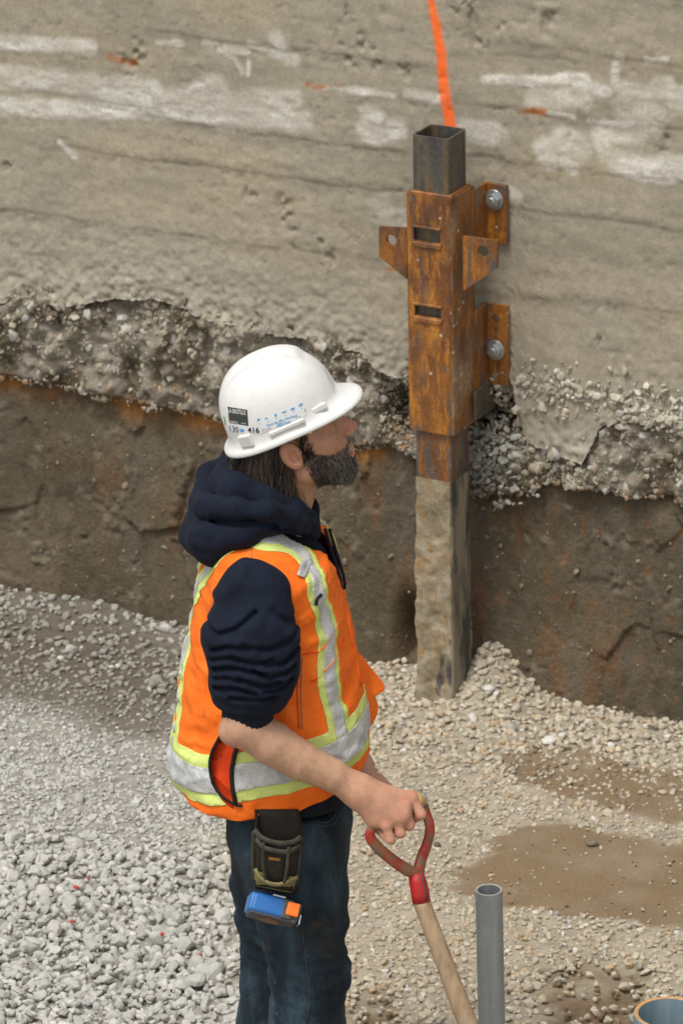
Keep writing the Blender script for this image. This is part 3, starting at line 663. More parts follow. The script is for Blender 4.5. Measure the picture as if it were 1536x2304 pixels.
c = mixc(np.tile(beige, (len(X), 1)), grey, Z['grey']); c = mixc(c, c * np.array([0.62, 0.59, 0.54]), np.clip(Z['dark'] + Z['near'] * Z['grey'] * 0.7, 0, 1))
tone = r3.normal(0, 0.085, len(X)); c = c * (1 + tone)[:, None] * (1 + r3.normal(0, 0.012, (len(X), 3)))
c = mixc(c, (0.30, 0.285, 0.26), (r3.random(len(X)) < 0.08) * 0.7); c = mixc(c, (0.56, 0.545, 0.50), (r3.random(len(X)) < 0.05) * 0.8)
c = mixc(c, (0.42, 0.28, 0.15), ((r3.random(len(X)) < 0.07) & (Z['grey'] < 0.5)) * 0.7); c = mixc(c, (0.16, 0.10, 0.05), ((r3.random(len(X)) < 0.35) & (Z['sand'] > 0.5)) * 0.8)
c = mixc(c, (0.14, 0.09, 0.045), ((r3.random(len(X)) < 0.3) & (Z['soil'] > 0.5)) * 0.8)
app = np.where(vis & (PX > 0) & (PX < 1536) & (PY < 2300), size / dep, 0); order = np.argsort(-app); bigi = order[:290]; rest = np.setdiff1d(np.arange(len(X)), bigi)
rnd = (Z['near'] > 0.5); ra_, rb_ = rest[~rnd[rest]], rest[rnd[rest]]
large = ra_[size[ra_] > 0.021]; small = ra_[size[ra_] <= 0.021]
v1, f1, c1 = stones_np(pos[small], size[small], c[small], r3, ICO1, 0.18)
v2, f2, c2 = stones_np(pos[large], size[large], c[large], r3, ICO2, 0.0, (0.45, 0.8), 0.55)
gr = mesh_np('gravel', np.vstack([v1, v2]), np.vstack([f1, f2 + len(v1)]), M_stone, smooth=False, colors=np.vstack([c1, c2]))
tag(gr, 'loose crushed stone covering the floor of the excavation', 'gravel', kind='stuff')
v3, f3, c3 = stones_np(pos[rb_], size[rb_], c[rb_], r3, ICO2, 0.0, (0.5, 0.8), 0.35)
pb = mesh_np('pebble_heap', v3, f3, M_stone, smooth=True, colors=c3)
tag(pb, 'rounded pebbles heaped along the foot of the clay bank', 'gravel', kind='stuff')
# the stones that show largest are pieces of their own
var = []
for k in range(24):
    tn = (grey if k < 16 else beige) * (1 + r3.normal(0, 0.09)); v, f, cc_ = stones_np(np.zeros((1, 3)), np.array([1.0]), tn[None], r3, ICO2, 0.0, (0.5, 0.85), 0.0)
    o = mesh_np('stone', v, f, M_stone, smooth=False, colors=cc_); var.append(o.data); bpy.data.objects.remove(o)
for n_, j in enumerate(bigi):
    o = bpy.data.objects.new('stone', var[n_ % 16 if Z['grey'][j] > 0.5 else 16 + n_ % 8]); link(o, ground); o.location = pos[j]; o.scale = (float(size[j]),) * 3
    o.rotation_euler = (r3.normal(0, 0.45), r3.normal(0, 0.45), r3.uniform(0, 6.28))
# a few red painted chips lie among the grey stones
redm = vcol_mat('red_chip', 0.8)
for k, (x, y) in enumerate([(200, 1976), (172, 1996), (162, 2073), (365, 2101), (450, 2149), (196, 2340)]):
    v, f, cc_ = stones_np(np.zeros((1, 3)), np.array([0.013 + 0.003 * (k % 2)]), np.array([[0.42, 0.055, 0.05]]), r3, ICO1, 0.2, (0.4, 0.6), 0.2)
    P = atz(x, y, 0.022); o = mesh_np('red_chip', v, f, M_stone, smooth=False, colors=cc_); o.location = P
    tag(o, ['red chip topmost among the grey stones at left', 'tiny red chip just below the topmost one', 'red chip at the left of the grey stones', 'red chip amid the grey stones left of the legs', 'lowest red chip close to the far leg', 'red chip on the near grey stones'][k], 'chip', 'red chips in the gravel')

# ---------------------------------------------------------------- broken rubble under the wall
def in_bank(px, py, off=0.0):
    d = ray(px, py); hq = bank_tree.ray_cast(Vector(CAM), Vector(d / np.linalg.norm(d))); return np.array(hq[0]) + WN * off
n = 15000; u = r3.uniform(-1.5, 1.2, n); E_, S_ = Ef(u), Sf(u); t = r3.random(n); v = S_ + (E_ + 0.035 * r3.random(n) - S_) * t - 0.010
size = np.clip(0.0080 * np.exp(r3.normal(0, 0.62, n)), 0.0035, 0.060)
cavm = np.exp(-((u - wuv(905, 915)[0]) / .035) ** 2 - ((v - wuv(905, 915)[1]) / .05) ** 2) + np.exp(-((u - wuv(1090, 930)[0]) / .06) ** 2 - ((v - wuv(1090, 930)[1]) / .035) ** 2)
pb_ = np.stack([u, v, u * 0], 1); wdt = -0.008 + 0.040 * fbm(pb_ * 13, 5, 70) + 0.026 * fbm(pb_ * 34, 4, 71) + 0.006 * t + r3.normal(0, 0.003, n) - 0.05 * size - 0.10 * cavm
pos = wallpt(u, v, wdt); c = np.array([0.305, 0.268, 0.205]) * (1 + r3.normal(0, 0.14, n))[:, None] * (1 + r3.normal(0, 0.03, (n, 3)))
c = mixc(c, (0.43, 0.40, 0.345), (r3.random(n) < 0.14) * 0.8 * (t > 0.3)); c = mixc(c, (0.15, 0.125, 0.095), (r3.random(n) < 0.16) * 0.8)
c = mixc(c, (0.30, 0.17, 0.06), ((r3.random(n) < 0.25) & (t < 0.25)) * 0.7)
bigr = np.argsort(-size)[:240]; rest = np.setdiff1d(np.arange(n), bigr)
va_, fa_, ca_ = stones_np(pos[rest], size[rest], c[rest], r3, ICO1, 0.30, (0.45, 0.9), 1.2)
o = mesh_np('rubble', va_, fa_, M_stone, smooth=False, colors=ca_); tag(o, 'crumbling band of rubble under the broken edge of the concrete', 'rubble', kind='stuff')
for n_, j in enumerate(bigr):
    o = bpy.data.objects.new('stone', var[(n_ * 7) % 24]); link(o, bank); o.location = pos[j] - WN * float(size[j]) * 0.05; o.scale = (float(size[j]), float(size[j]), float(size[j]) * 0.8); o.rotation_euler = (r3.uniform(0, 6), r3.uniform(0, 6), r3.uniform(0, 6))
# pocket of loose grey flakes beside the post
n = 520; px = r3.normal(1100, 42, n); py = r3.normal(1035, 42, n); uv = np.array([wuv(a, b) for a, b in zip(px, py)])
size = np.clip(0.017 * np.exp(r3.normal(0, 0.4, n)), 0.007, 0.035); pos = wallpt(uv[:, 0], uv[:, 1], 0.012 + r3.normal(0, 0.008, n) - 0.5 * np.clip(uv[:, 1] - wuv(1100, 985)[1], 0, 1) * 1.2)
c = np.array([0.31, 0.295, 0.255]) * (1 + r3.normal(0, 0.16, n))[:, None]
va_, fa_, ca_ = stones_np(pos, size, c, r3, ICO1, 0.15, (0.25, 0.5), 0.6)
o = mesh_np('stone_flakes', va_, fa_, M_stone, smooth=False, colors=ca_); tag(o, 'loose grey stone flakes spilling out of the hole beside the steel post', 'rubble', kind='stuff')
# the slab of broken concrete
def slab(name, pts, w0, thick, colr, label):
    uvs = np.array([wuv(x, y, w0) for x, y in pts]); ctr = uvs.mean(0); bm = bmesh.new(); fr = []
    for k, sc_, ww in ((0, 1.0, w0 - 0.02), (1, 0.985, w0 + thick * 0.75), (2, 0.93, w0 + thick)):
        fr.append([bm.verts.new(wallpt(*(ctr + (q_ - ctr) * sc_), ww)) for q_ in uvs])
    m_ = len(uvs)
    for a, b in ((0, 1), (1, 2)):
        for i in range(m_): bm.faces.new((fr[a][i], fr[a][(i + 1) % m_], fr[b][(i + 1) % m_], fr[b][i]))
    bm.faces.new(fr[2]); bm.faces.new(fr[0][::-1]); bmesh.ops.triangulate(bm, faces=bm.faces); bmesh.ops.subdivide_edges(bm, edges=bm.edges, cuts=4, use_grid_fill=True)
    for vv in bm.verts:
        q_ = np.array([vv.co[:]]); vv.co += Vector(WN * 0.012 * float(fbm(q_ * 22, 5, 140)[0])) + Vector((0, 0, 0.004 * float(fbm(q_ * 30, 3, 141)[0])))
    vs_ = np.array([vv.co[:] for vv in bm.verts]); o = obj_bm(name, bm, M_stone, None, False)
    at = o.data.color_attributes.new('Col', 'FLOAT_COLOR', 'POINT'); cc_ = np.ones((len(vs_), 4), np.float32); cc_[:, :3] = np.array(colr) * (1 + 0.3 * fbm(vs_ * 24, 4, 142))[:, None]; at.data.foreach_set('color', cc_.ravel())
    return tag(o, label, 'slab')
0 and slab('concrete_slab', [(1160, 850), (1200, 858), (1262, 885), (1318, 930), (1335, 985), (1326, 1042), (1270, 1038), (1205, 1018), (1176, 975), (1166, 910)], 0.0, 0.030, (0.36, 0.318, 0.245), 'broken pale concrete slab jutting out right of the steel post')
0 and slab('concrete_slab', [(350, 775), (395, 765), (440, 790), (445, 850), (400, 880), (362, 840)], 0.0, 0.04, (0.36, 0.32, 0.25), 'broken concrete lump hanging from the wall edge left of the hard hat')

# pale crumbs on the broken lip right of the post, and small stones stuck in the clay
n = 620; px = r3.uniform(1165, 1600, n); py = 868 + (px - 1165) * 0.17 + r3.normal(0, 26, n); uv = np.array([wuv(a, b) for a, b in zip(px, py)])
size = np.clip(0.0115 * np.exp(r3.normal(0, 0.55, n)), 0.004, 0.040); pos = wallpt(uv[:, 0], uv[:, 1], 0.004 + 0.012 * fbm(np.stack([uv[:, 0] * 20, uv[:, 1] * 20, uv[:, 0] * 0], 1), 4, 23))
c = np.array([0.40, 0.362, 0.295]) * (1 + r3.normal(0, 0.15, n))[:, None]; c = mixc(c, (0.55, 0.525, 0.47), (r3.random(n) < 0.18) * 0.9)
va_, fa_, ca_ = stones_np(pos, size, c, r3, ICO1, 0.30, (0.4, 0.9), 1.2)
o = mesh_np('concrete_crumbs', va_, fa_, M_stone, smooth=False, colors=ca_); tag(o, 'pale concrete crumbs along the broken lip right of the steel post', 'rubble', kind='stuff')
n = 700; uu = r3.uniform(-1.3, 1.0, n); vv = r3.uniform(0.02, 1.0, n) * (Sf(uu) - 0.02); size = np.clip(0.0060 * np.exp(r3.normal(0, 0.55, n)), 0.003, 0.022); pos = []
for a, b in zip(uu, vv):
    hq = bank_tree.ray_cast(Vector(wallpt(a, b, 0.5)), Vector(-WN)); pos.append(np.array(hq[0]) if hq[0] is not None else wallpt(a, b, -0.3))
c = np.array([0.20, 0.165, 0.12]) * (1 + r3.normal(0, 0.25, n))[:, None]; va_, fa_, ca_ = stones_np(np.array(pos), size, c, r3, ICO1, 0.25, (0.5, 0.9), 1.2)
o = mesh_np('clay_pebbles', va_, fa_, M_stone, bank, smooth=False, colors=ca_); tag(o, kind='stuff')

for x, y, sz, colr, nm, lab, cat in [(1235, 1664, 0.040, (0.60, 0.585, 0.54), 'rock', 'white flat rock lying on the beige pebbles below the clay bank', 'rock'), (1332, 1890, 0.028, (0.17, 0.135, 0.085), 'dirt_clod', 'brown clod of earth on the wet sand patch', 'clod'),
                                     (982, 1894, 0.020, (0.13, 0.10, 0.065), 'dirt_clod', 'small dark clod of earth beside the shovel handle', 'clod'), (1100, 1578, 0.030, (0.56, 0.55, 0.51), 'rock', 'white rock at the foot of the steel post', 'rock')]:
    bm = bmesh.new(); bmesh.ops.create_icosphere(bm, subdivisions=3, radius=0.5)
    for v_ in bm.verts:
        q_ = np.array([v_.co[:]]); k_ = 1 + 0.30 * float(fbm(q_ * 2.2 + x, 3, 240)[0]); v_.co = Vector((v_.co.x * k_, v_.co.y * k_ * 0.8, v_.co.z * k_ * 0.55)) * sz
    P = atz(x, y, 0.015); P[2] = float(ground_h(P[:1], P[1:2])[0]) + sz * 0.22; cnt = len(bm.verts); vs_ = np.array([v_.co[:] for v_ in bm.verts]); o = obj_bm(nm, bm, M_stone, None, False); o.location = P; o.rotation_euler = (0.1, 0.1, x)
    at = o.data.color_attributes.new('Col', 'FLOAT_COLOR', 'POINT'); cc_ = np.ones((cnt, 4), np.float32); cc_[:, :3] = np.array(colr) * (1 + 0.25 * fbm(vs_ * 120, 3, 241))[:, None]; at.data.foreach_set('color', cc_.ravel()); tag(o, lab, cat)

# ================================================================ steel pile post bolted to the wall
PROT = Matrix(((WD[0], -WN[0], 0), (WD[1], -WN[1], 0), (0, 0, 1)))     # local x along the wall, y into the wall
post = empty('pile_post', POST); post.rotation_euler = PROT.to_euler()
tag(post, 'rusty square steel pile post with bolted brackets standing against the wall', 'post')
def ploc(px, py, y=0.0):
    """photo pixel -> (x, z) in the post frame on its plane y"""
    o = POST - WN * y; d = ray(px, py); k = ((o - CAM) @ WN) / (d @ WN); p = CAM + d * k - POST; return p @ WD, p[2]
def sq_tube(name, half, t, z0, z1, mat, rad=0.010, nz=2, noise_amp=0.0, closed=False):
    n_ = 6; ring = []
    for q_, (sx, sy) in enumerate(((1, 1), (-1, 1), (-1, -1), (1, -1))):
        for i in range(n_):
            a = math.pi / 2 * q_ + math.pi / 2 * i / (n_ - 1); ring.append((sx * (half - rad) + rad * math.cos(a), sy * (half - rad) + rad * math.sin(a)))
    ring = np.array(ring); m_ = len(ring)
    if noise_amp:      # more points along the sides so mud can have relief
        rr = []
        for i in range(m_):
            a, b = ring[i], ring[(i + 1) % m_]; k = max(1, int(np.linalg.norm(b - a) / 0.006))
            rr += [a + (b - a) * j / k for j in range(k)]
        ring = np.array(rr); m_ = len(ring)
    zs = np.linspace(z0, z1, nz); V = []
    for z in zs: V += [(x, y, z) for x, y in ring]
    V = np.array(V); Fs = []
    for k in range(nz - 1):
        a = np.arange(m_) + k * m_; b = (np.arange(m_) + 1) % m_ + k * m_; Fs.append(np.stack([a, b, b + m_, a + m_], 1))
    if noise_amp:
        nn = V[:, :2] / (ln(V[:, :2])[:, None]); mm = np.clip(fbm(V * 14, 4, 150) * 1.1 + 0.30 + 0.8 * fbm(V * 45, 3, 151), 0, 1.3)
        side = np.where(V[:, 0] > half * 0.9, 0.1, 1.0); fade = sstep(0, 0.05, z1 - V[:, 2] + 0.04 * fbm(V * 30, 2, 152)); V[:, :2] += nn * (mm * noise_amp * side * fade)[:, None]
    o = len(V)
    if not closed:
        inner = np.array([(x * (half - t) / half, y * (half - t) / half) for x, y in ring])
        V = np.vstack([V, [(x, y, z1) for x, y in inner], [(x, y, z0) for x, y in inner]])
        top = np.arange(m_) + (nz - 1) * m_; it = o + np.arange(m_); ib = o + m_ + np.arange(m_); r1 = lambda a: np.roll(a, -1)
        Fs += [np.stack([top, r1(top), r1(it), it], 1), np.stack([it, r1(it), r1(ib), ib], 1)]
    ob = mesh_np(name, V, np.vstack(Fs), mat, post, True)
    ob.modifiers.new('es', 'EDGE_SPLIT').split_angle = math.radians(40)
    return ob
zt = ploc(960, 308, -0.05)[1]; zs1 = ploc(955, 440, -0.062)[1]; zs0 = ploc(965, 972, -0.062)[1]; zm = ploc(975, 1078, -0.05)[1]
sq_tube('tube', 0.0505, 0.006, zm - 0.03, zt, M_tube)
sq_tube('tube', 0.0512, 0.006, zm - 0.03, zs0 + 0.02, M_rust_low)['label'] = 'rust-streaked length of tube below the sleeve'
sq_tube('mud_crust', 0.0520, 0.006, -0.12, zm, M_mud, 0.006, 150, 0.0065, True); mc = [o_ for o_ in post.children if o_.name.startswith('mud_crust')][0]; mc.data.materials.append(M_mud_side)
for p_ in mc.data.polygons:
    if p_.center.x > 0.0475: p_.material_index = 1
# sleeve with two slots: front plates with gaps, built as pieces
slv = 0.064
def plate(name, c_, s_, mat=M_rust, b=0.003, parent=post):
    bm = bmesh.new(); box_bm(bm, c_, s_); o = obj_bm(name, bm, mat, parent); return bev(o, b)
def slot_face(name):
    """front skin of the sleeve: rounded C section with two slots cut through it"""
    zA = [zs0, ploc(960, 714, -slv)[1], ploc(960, 690, -slv)[1], ploc(960, 545, -slv)[1], ploc(960, 516, -slv)[1], zs1]
    xs = np.concatenate([[-slv], -slv + 0.014 * (1 - np.cos(np.linspace(0.2, 1.57, 6))), ]); 
    prof = [(-slv, 0.060)]                                      # rounded outer section, clockwise from rear-left
    for i in range(7): a = math.pi + math.pi / 2 * i / 6; prof.append((-slv + 0.013 + 0.013 * math.cos(a), -slv + 0.013 + 0.013 * math.sin(a)))
    f0 = len(prof); prof += [(-0.040, -slv), (0.034, -slv)]; f1 = len(prof) - 1
    for i in range(7): a = -math.pi / 2 + math.pi / 2 * i / 6; prof.append((slv - 0.013 + 0.013 * math.cos(a), -slv + 0.013 + 0.013 * math.sin(a)))
    prof.append((slv, 0.060)); bm = bmesh.new(); rows = [[bm.verts.new((x, y, z)) for x, y in prof] for z in zA]
    for k in range(len(zA) - 1):
        for i in range(len(prof) - 1):
            if k in (1, 3) and i == f1 - 1: continue
            bm.faces.new((rows[k][i], rows[k][i + 1], rows[k + 1][i + 1], rows[k + 1][i]))
    me = obj_bm(name, bm, M_rust, post, True); s_ = me.modifiers.new('sol', 'SOLIDIFY'); s_.thickness = 0.007; s_.offset = -1
    me.modifiers.new('es', 'EDGE_SPLIT').split_angle = math.radians(42); return me, zA
sleeve, zA = slot_face('sleeve')
sleeve.data.materials.append(M_rust_side)
for p_ in sleeve.data.polygons:
    if abs(p_.normal.x) > 0.75 and p_.center.x > 0: p_.material_index = 1
for (a, b) in ((zA[1], zA[2]), (zA[3], zA[4])):
    plate('slot_lip', (-0.003, -slv - 0.001, a - 0.008), (0.080, 0.008, 0.014), M_rust, 0.003); plate('slot_hood', (-0.003, -slv - 0.001, b + 0.004), (0.080, 0.007, 0.007), M_rust, 0.002)
plate('weld_collar', (0, 0, zs1 + 0.001), (0.118, 0.112, 0.010), M_rust, 0.004)
# wings with a hole, seen flat on: outline extruded, hole cut by bridging two loops
def holed_plate(name, outline, hole, hr, y0, th, mat=M_rust_dark):
    K = 24; bm = bmesh.new(); oc = np.array(outline); hc = np.array(hole); lo = []
    for i in range(K):                                           # where a ray from the hole meets the outline
        a = 2 * math.pi * i / K; d = np.array([math.cos(a), math.sin(a)]); best = 9
        for j in range(len(oc)):
            p_, q_ = oc[j], oc[(j + 1) % len(oc)]; e = q_ - p_; den = d[0] * e[1] - d[1] * e[0]
            if abs(den) < 1e-12: continue
            r_ = p_ - hc; t_ = (r_[0] * e[1] - r_[1] * e[0]) / den; s_ = (r_[0] * d[1] - r_[1] * d[0]) / den
            if t_ > 0 and -1e-6 <= s_ <= 1 + 1e-6: best = min(best, t_)
        lo.append(hc + d * best)
    for p_ in oc:                                                # snap the nearest ring point onto every corner
        i = int(np.argmin([np.linalg.norm(l_ - p_) for l_ in lo])); lo[i] = p_
    F_, B_ = [], []
    for (L, yy) in ((F_, y0), (B_, y0 + th)):
        L.append([bm.verts.new((p_[0], yy, p_[1])) for p_ in lo]); L.append([bm.verts.new((hc[0] + hr * math.cos(2 * math.pi * i / K), yy, hc[1] + hr * math.sin(2 * math.pi * i / K))) for i in range(K)])
    for i in range(K):
        j = (i + 1) % K
        for L in (F_, B_): bm.faces.new((L[0][i], L[0][j], L[1][j], L[1][i]))
        bm.faces.new((F_[0][i], F_[0][j], B_[0][j], B_[0][i])); bm.faces.new((F_[1][i], F_[1][j], B_[1][j], B_[1][i]))
    bmesh.ops.remove_doubles(bm, verts=bm.verts, dist=1e-5)
    o = obj_bm(name, bm, mat, post); o.modifiers.new('es', 'EDGE_SPLIT').split_angle = math.radians(30); return o
yw = -0.030
holed_plate('wing', [ploc(x, y, yw) for x, y in [(852, 510), (914, 514), (914, 628), (852, 577)]] , ploc(880, 541, yw), 0.0145, yw, 0.010)
yr = -0.045
holed_plate('wing', [ploc(x, y, yr) for x, y in [(1040, 532), (1118, 542), (1116, 604), (1042, 655)]], ploc(1086, 566, yr), 0.0155, yr, 0.010)
YF = 0.140 - 0.014                                               # flange plates lie on the wall
def flange(p0, p1, hole, bolt_px, side=1):
    x0, z1_ = ploc(*p0, YF); x1, z0_ = ploc(*p1, YF)
    plate('web_plate', ((slv - 0.002) * side, (0.045 + YF) / 2, (z0_ + z1_) / 2), (0.008, YF - 0.045, z1_ - z0_), M_rust_dark, 0.002)
    xa = (slv - 0.004) * side
    if side > 0: xa = min(xa, x0 + 0.01)
    else: x1 = x0 - 0.075; xa, x1 = x1, xa
    if hole: holed_plate('flange', [(xa, z1_), (x1, z1_), (x1, z0_), (xa, z0_)], ploc(*hole, YF), 0.011, YF, 0.010, M_rust)
    else: plate('flange', ((xa + x1) / 2, YF + 0.005, (z0_ + z1_) / 2), (abs(x1 - xa), 0.010, z1_ - z0_), M_rust, 0.002)
    bx, bz = ploc(*bolt_px, YF - 0.012)
    bolt = empty('bolt'); bolt.parent = post; bolt.location = (bx, YF, bz)
    def cyl(name, r, y0, y1, n_, b=0.0015):
        bm = bmesh.new(); ring = [[bm.verts.new((r * math.cos(2 * math.pi * i / n_ + 0.3), yy, r * math.sin(2 * math.pi * i / n_ + 0.3))) for i in range(n_)] for yy in (y0, y1)]
        for i in range(n_): bm.faces.new((ring[0][i], ring[0][(i + 1) % n_], ring[1][(i + 1) % n_], ring[1][i]))
        bm.faces.new(ring[0]); bm.faces.new(ring[1][::-1]); o = obj_bm(name, bm, M_zinc, bolt); return bev(o, b)
    cyl('washer', 0.0265, -0.005, 0.0, 28); cyl('nut', 0.0195, -0.017, -0.005, 6, 0.002); cyl('stud', 0.0105, -0.024, -0.017, 16, 0.002)
flange((1075, 408), (1140, 552), None, (1106, 452))
flange((1080, 680), (1142, 870), (1114, 716), (1109, 790))
x_, z_ = ploc(905, 395, YF); bxz = ploc(905, 395, YF)
plate('flange', (-0.088, YF + 0.005, bxz[1] - 0.055), (0.05, 0.010, 0.155), M_rust, 0.002)
bolt = empty('bolt'); bolt.parent = post; bolt.location = (-0.086, YF, bxz[1] - 0.005)
bm = bmesh.new(); bmesh.ops.create_cone(bm, cap_ends=True, segments=24, radius1=0.025, radius2=0.022, depth=0.02, matrix=Matrix.Rotation(math.pi / 2, 4, 'X')); bev(obj_bm('nut', bm, M_zinc, bolt), 0.003)
# bearing plate running back under the wall, and its cheek
zb = ploc(1050, 955, -slv)[1]
bm = bmesh.new(); pr = [(0.10, zb + 0.045), (0.10, zb - 0.03), (0.13, zb - 0.034), (0.27, zb - 0.034), (0.27, zb + 0.03), (0.16, zb + 0.05)]
ra = [bm.verts.new((slv + 0.001, y - 0.06, z)) for y, z in pr]; rb = [bm.verts.new((slv + 0.010, y - 0.06, z)) for y, z in pr]
bm.faces.new(ra[::-1]); bm.faces.new(rb)
for i in range(len(pr)): bm.faces.new((ra[i], ra[(i + 1) % 6], rb[(i + 1) % 6], rb[i]))
bev(obj_bm('cheek_plate', bm, M_tube, post), 0.002)
plate('bearing_plate', (0.0, 0.13, zb - 0.026), (0.13, 0.20, 0.012), M_rust_dark, 0.002)

# ================================================================ upright plastic pipes
def pipe(name, top, rad, wall_t, mat, rim, length, lean, label):
    root = empty(name, top - np.array([lean[0] * length, lean[1] * length, length])); n_ = 40
    def ringv(r, z): return [(r * math.cos(2 * math.pi * i / n_) + lean[0] * z, r * math.sin(2 * math.pi * i / n_) + lean[1] * z, z) for i in range(n_)]
    def build(nm, rows, m):
        V = []; Fs = []
        for r, z in rows: V += ringv(r, z)
        for k in range(len(rows) - 1):
            a = np.arange(n_) + k * n_; b = (np.arange(n_) + 1) % n_ + k * n_; Fs.append(np.stack([a, b, b + n_, a + n_], 1))
        o = mesh_np(nm, V, np.vstack(Fs), m, root); o.modifiers.new('es', 'EDGE_SPLIT').split_angle = math.radians(40); return o
    ri = rad - wall_t; e = 0.0012
    build('pipe_wall', [(rad, 0), (rad, length - e), (rad - e, length - 0.0002)], mat); build('cut_rim', [(rad - e, length - 0.0002), (ri + e, length - 0.0002), (ri, length - e)], rim); build('pipe_bore', [(ri, length - e), (ri, 0)], mat)
    return tag(root, label, 'pipe')
tp = aty(1099, 2001, 0.30)
pipe('pipe', tp, 0.0285, 0.0045, M_pvc, M_rim, tp[2] + 0.1, (-0.013, 0.0), 'tall thin grey plastic pipe standing upright right of the shovel')
tp = aty(1503, 2278, 0.10)
pipe('pipe', tp, 0.072, 0.009, M_pvc_blue, M_rim_o, tp[2] + 0.1, (-0.01, 0.0), 'wide blue-grey pipe with rusty-orange dusted rim in bottom right corner')

# ================================================================ the worker (faces +X, his right side to the camera)
def rotY(deg):
    a = math.radians(deg); return np.array([[math.cos(a), 0, -math.sin(a)], [0, 1, 0], [math.sin(a), 0, math.cos(a)]])
HO = aty(661, 991, 0.0); HR = rotY(20.0)
def hl(p): return (p - HO) @ HR                     # world -> head frame (x forward, z up, origin between the ears)
def hw_(q): return HO + np.asarray(q, float) @ HR.T
ab = lambda p: p * np.array([1, 1, 1]) if False else np.stack([p[:, 0], np.abs(p[:, 1]), p[:, 2]], 1)
person = empty('person', (-0.11, 0.0, 0.0))
tag(person, 'bearded man in orange safety vest, navy hoodie and jeans gripping a shovel', 'person')

# ---------------------------------------------------------------- head and neck
NECK0 = hw_((-0.022, 0, -0.055)); NECK1 = aty(626, 1178, 0.0)
def head_sdf(p):
    q = ab(hl(p))
    d = sd_ell(q, (-0.012, 0, 0.058), (0.099, 0.076, 0.093))
    d = smin(d, sd_ell(q, (0.043, 0, -0.012), (0.052, 0.058, 0.086)), 0.03)
    d = smin(d, sd_cone(q, (0.004, 0.052, -0.05), (0.070, 0.018, -0.090), 0.020, 0.018), 0.03)
    d = smin(d, sd_ell(q, (0.070, 0, -0.090), (0.019, 0.024, 0.017)), 0.018)
    d = smin(d, sd_ell(q, (0.058, 0.047, -0.008), (0.024, 0.014, 0.018)), 0.025)
    d = smin(d, sd_ell(q, (0.083, 0, 0.036), (0.015, 0.048, 0.010)), 0.02)
    d = smin(d, sd_ell(q, (0.074, 0, -0.056), (0.021, 0.030, 0.026)), 0.02)
    d = smax(d, -sd_ell(q, (0.098, 0.031, 0.014), (0.015, 0.016, 0.011)), 0.012)
    d = smin(d, sd_ell(q, (0.0775, 0.031, 0.013), (0.0125, 0.0125, 0.0118)), 0.003)
    d = smin(d, sd_cone(q, (0.091, 0, 0.024), (0.1165, 0, -0.013), 0.0075, 0.0100), 0.011)
    d = smin(d, sd_cone(q, (0.084, 0, 0.004), (0.103, 0, -0.015), 0.012, 0.0115), 0.008)
    d = smin(d, sd_ell(q, (0.106, 0.0105, -0.0185), (0.0095, 0.0065, 0.0062)), 0.006)
    d = smin(d, sd_ell(q, (0.0965, 0, -0.0535), (0.0080, 0.021, 0.0052)), 0.004)
    d = smin(d, sd_ell(q, (0.0935, 0, -0.0655), (0.0085, 0.018, 0.0064)), 0.004)
    ew = q - np.array([-0.004, 0.079, 0.0]); ew = ew @ rotY(-12).T
    ear = sd_ell(ew, (0, 0.001, 0), (0.0205, 0.0085, 0.031)); ear = smax(ear, -sd_ell(ew, (0.004, 0.0100, -0.003), (0.0115, 0.0105, 0.0165)), 0.002); ear = smax(ear, -sd_cone(ew, (-0.010, 0.0105, 0.0), (0.000, 0.0115, 0.021), 0.0042, 0.0042), 0.002)
    ear = smin(ear, sd_ell(ew, (0.013, 0.003, -0.004), (0.004, 0.005, 0.007)), 0.003)
    d = smin(d, ear, 0.004)
    return smin(d, sd_cone(p, NECK0, NECK1, 0.056, 0.054), 0.025)
Vh, Th = surface_nets(head_sdf, HO + [-0.16, -0.11, -0.26], HO + [0.16, 0.11, 0.18], 0.0025)
qh = hl(Vh); qa = np.abs(qh[:, 1])
cheek = np.interp(qh[:, 0], [-0.01, 0.03, 0.0445, 0.07, 0.085, 0.12], [0.02, -0.010, -0.0215, -0.036, -0.0395, -0.036])
bearded = sstep(-0.004, 0.006, cheek - qh[:, 2]) * sstep(0.008, 0.022, qh[:, 0]) * (1 - sstep(0.0, 0.014, -0.135 - qh[:, 2]))
bearded *= 1 - np.clip(1.6 * np.exp(-((qh[:, 2] + 0.0575) / 0.0120) ** 2), 0, 1) * sstep(0.076, 0.084, qh[:, 0]) * (1 - sstep(0.018, 0.026, qa))
cs = np.tile(np.array([0.46, 0.265, 0.165]), (len(Vh), 1))
cs = mixc(cs, (0.56, 0.22, 0.15), np.exp(-ln((qh - [0.115, 0, -0.012]) / [0.02, 0.02, 0.02]) ** 2) * 0.7)
cs = mixc(cs, (0.53, 0.22, 0.15), np.exp(-ln((np.abs(qh) - [0.07, 0.045, 0.012]) / [0.025, 0.025, 0.02]) ** 2) * 0.5)
cs = mixc(cs, (0.50, 0.17, 0.13), np.exp(-((qh[:, 2] + 0.059) / 0.008) ** 2) * sstep(0.086, 0.094, qh[:, 0]) * (1 - sstep(0.016, 0.024, qa)) * 0.8)
cs = mixc(cs, (0.55, 0.22, 0.14), (1 - sstep(0.0, 0.02, np.abs(qa - 0.082) - 0.004)) * (1 - sstep(0.03, 0.045, np.abs(qh[:, 0]))) * 0.4)
cs = mixc(cs, (0.10, 0.075, 0.06), bearded * 0.75)
neckst = sstep(-0.06, -0.09, qh[:, 2]) * sstep(-0.02, 0.02, qh[:, 0]); cs = mixc(cs, (0.20, 0.12, 0.085), neckst * 0.45)
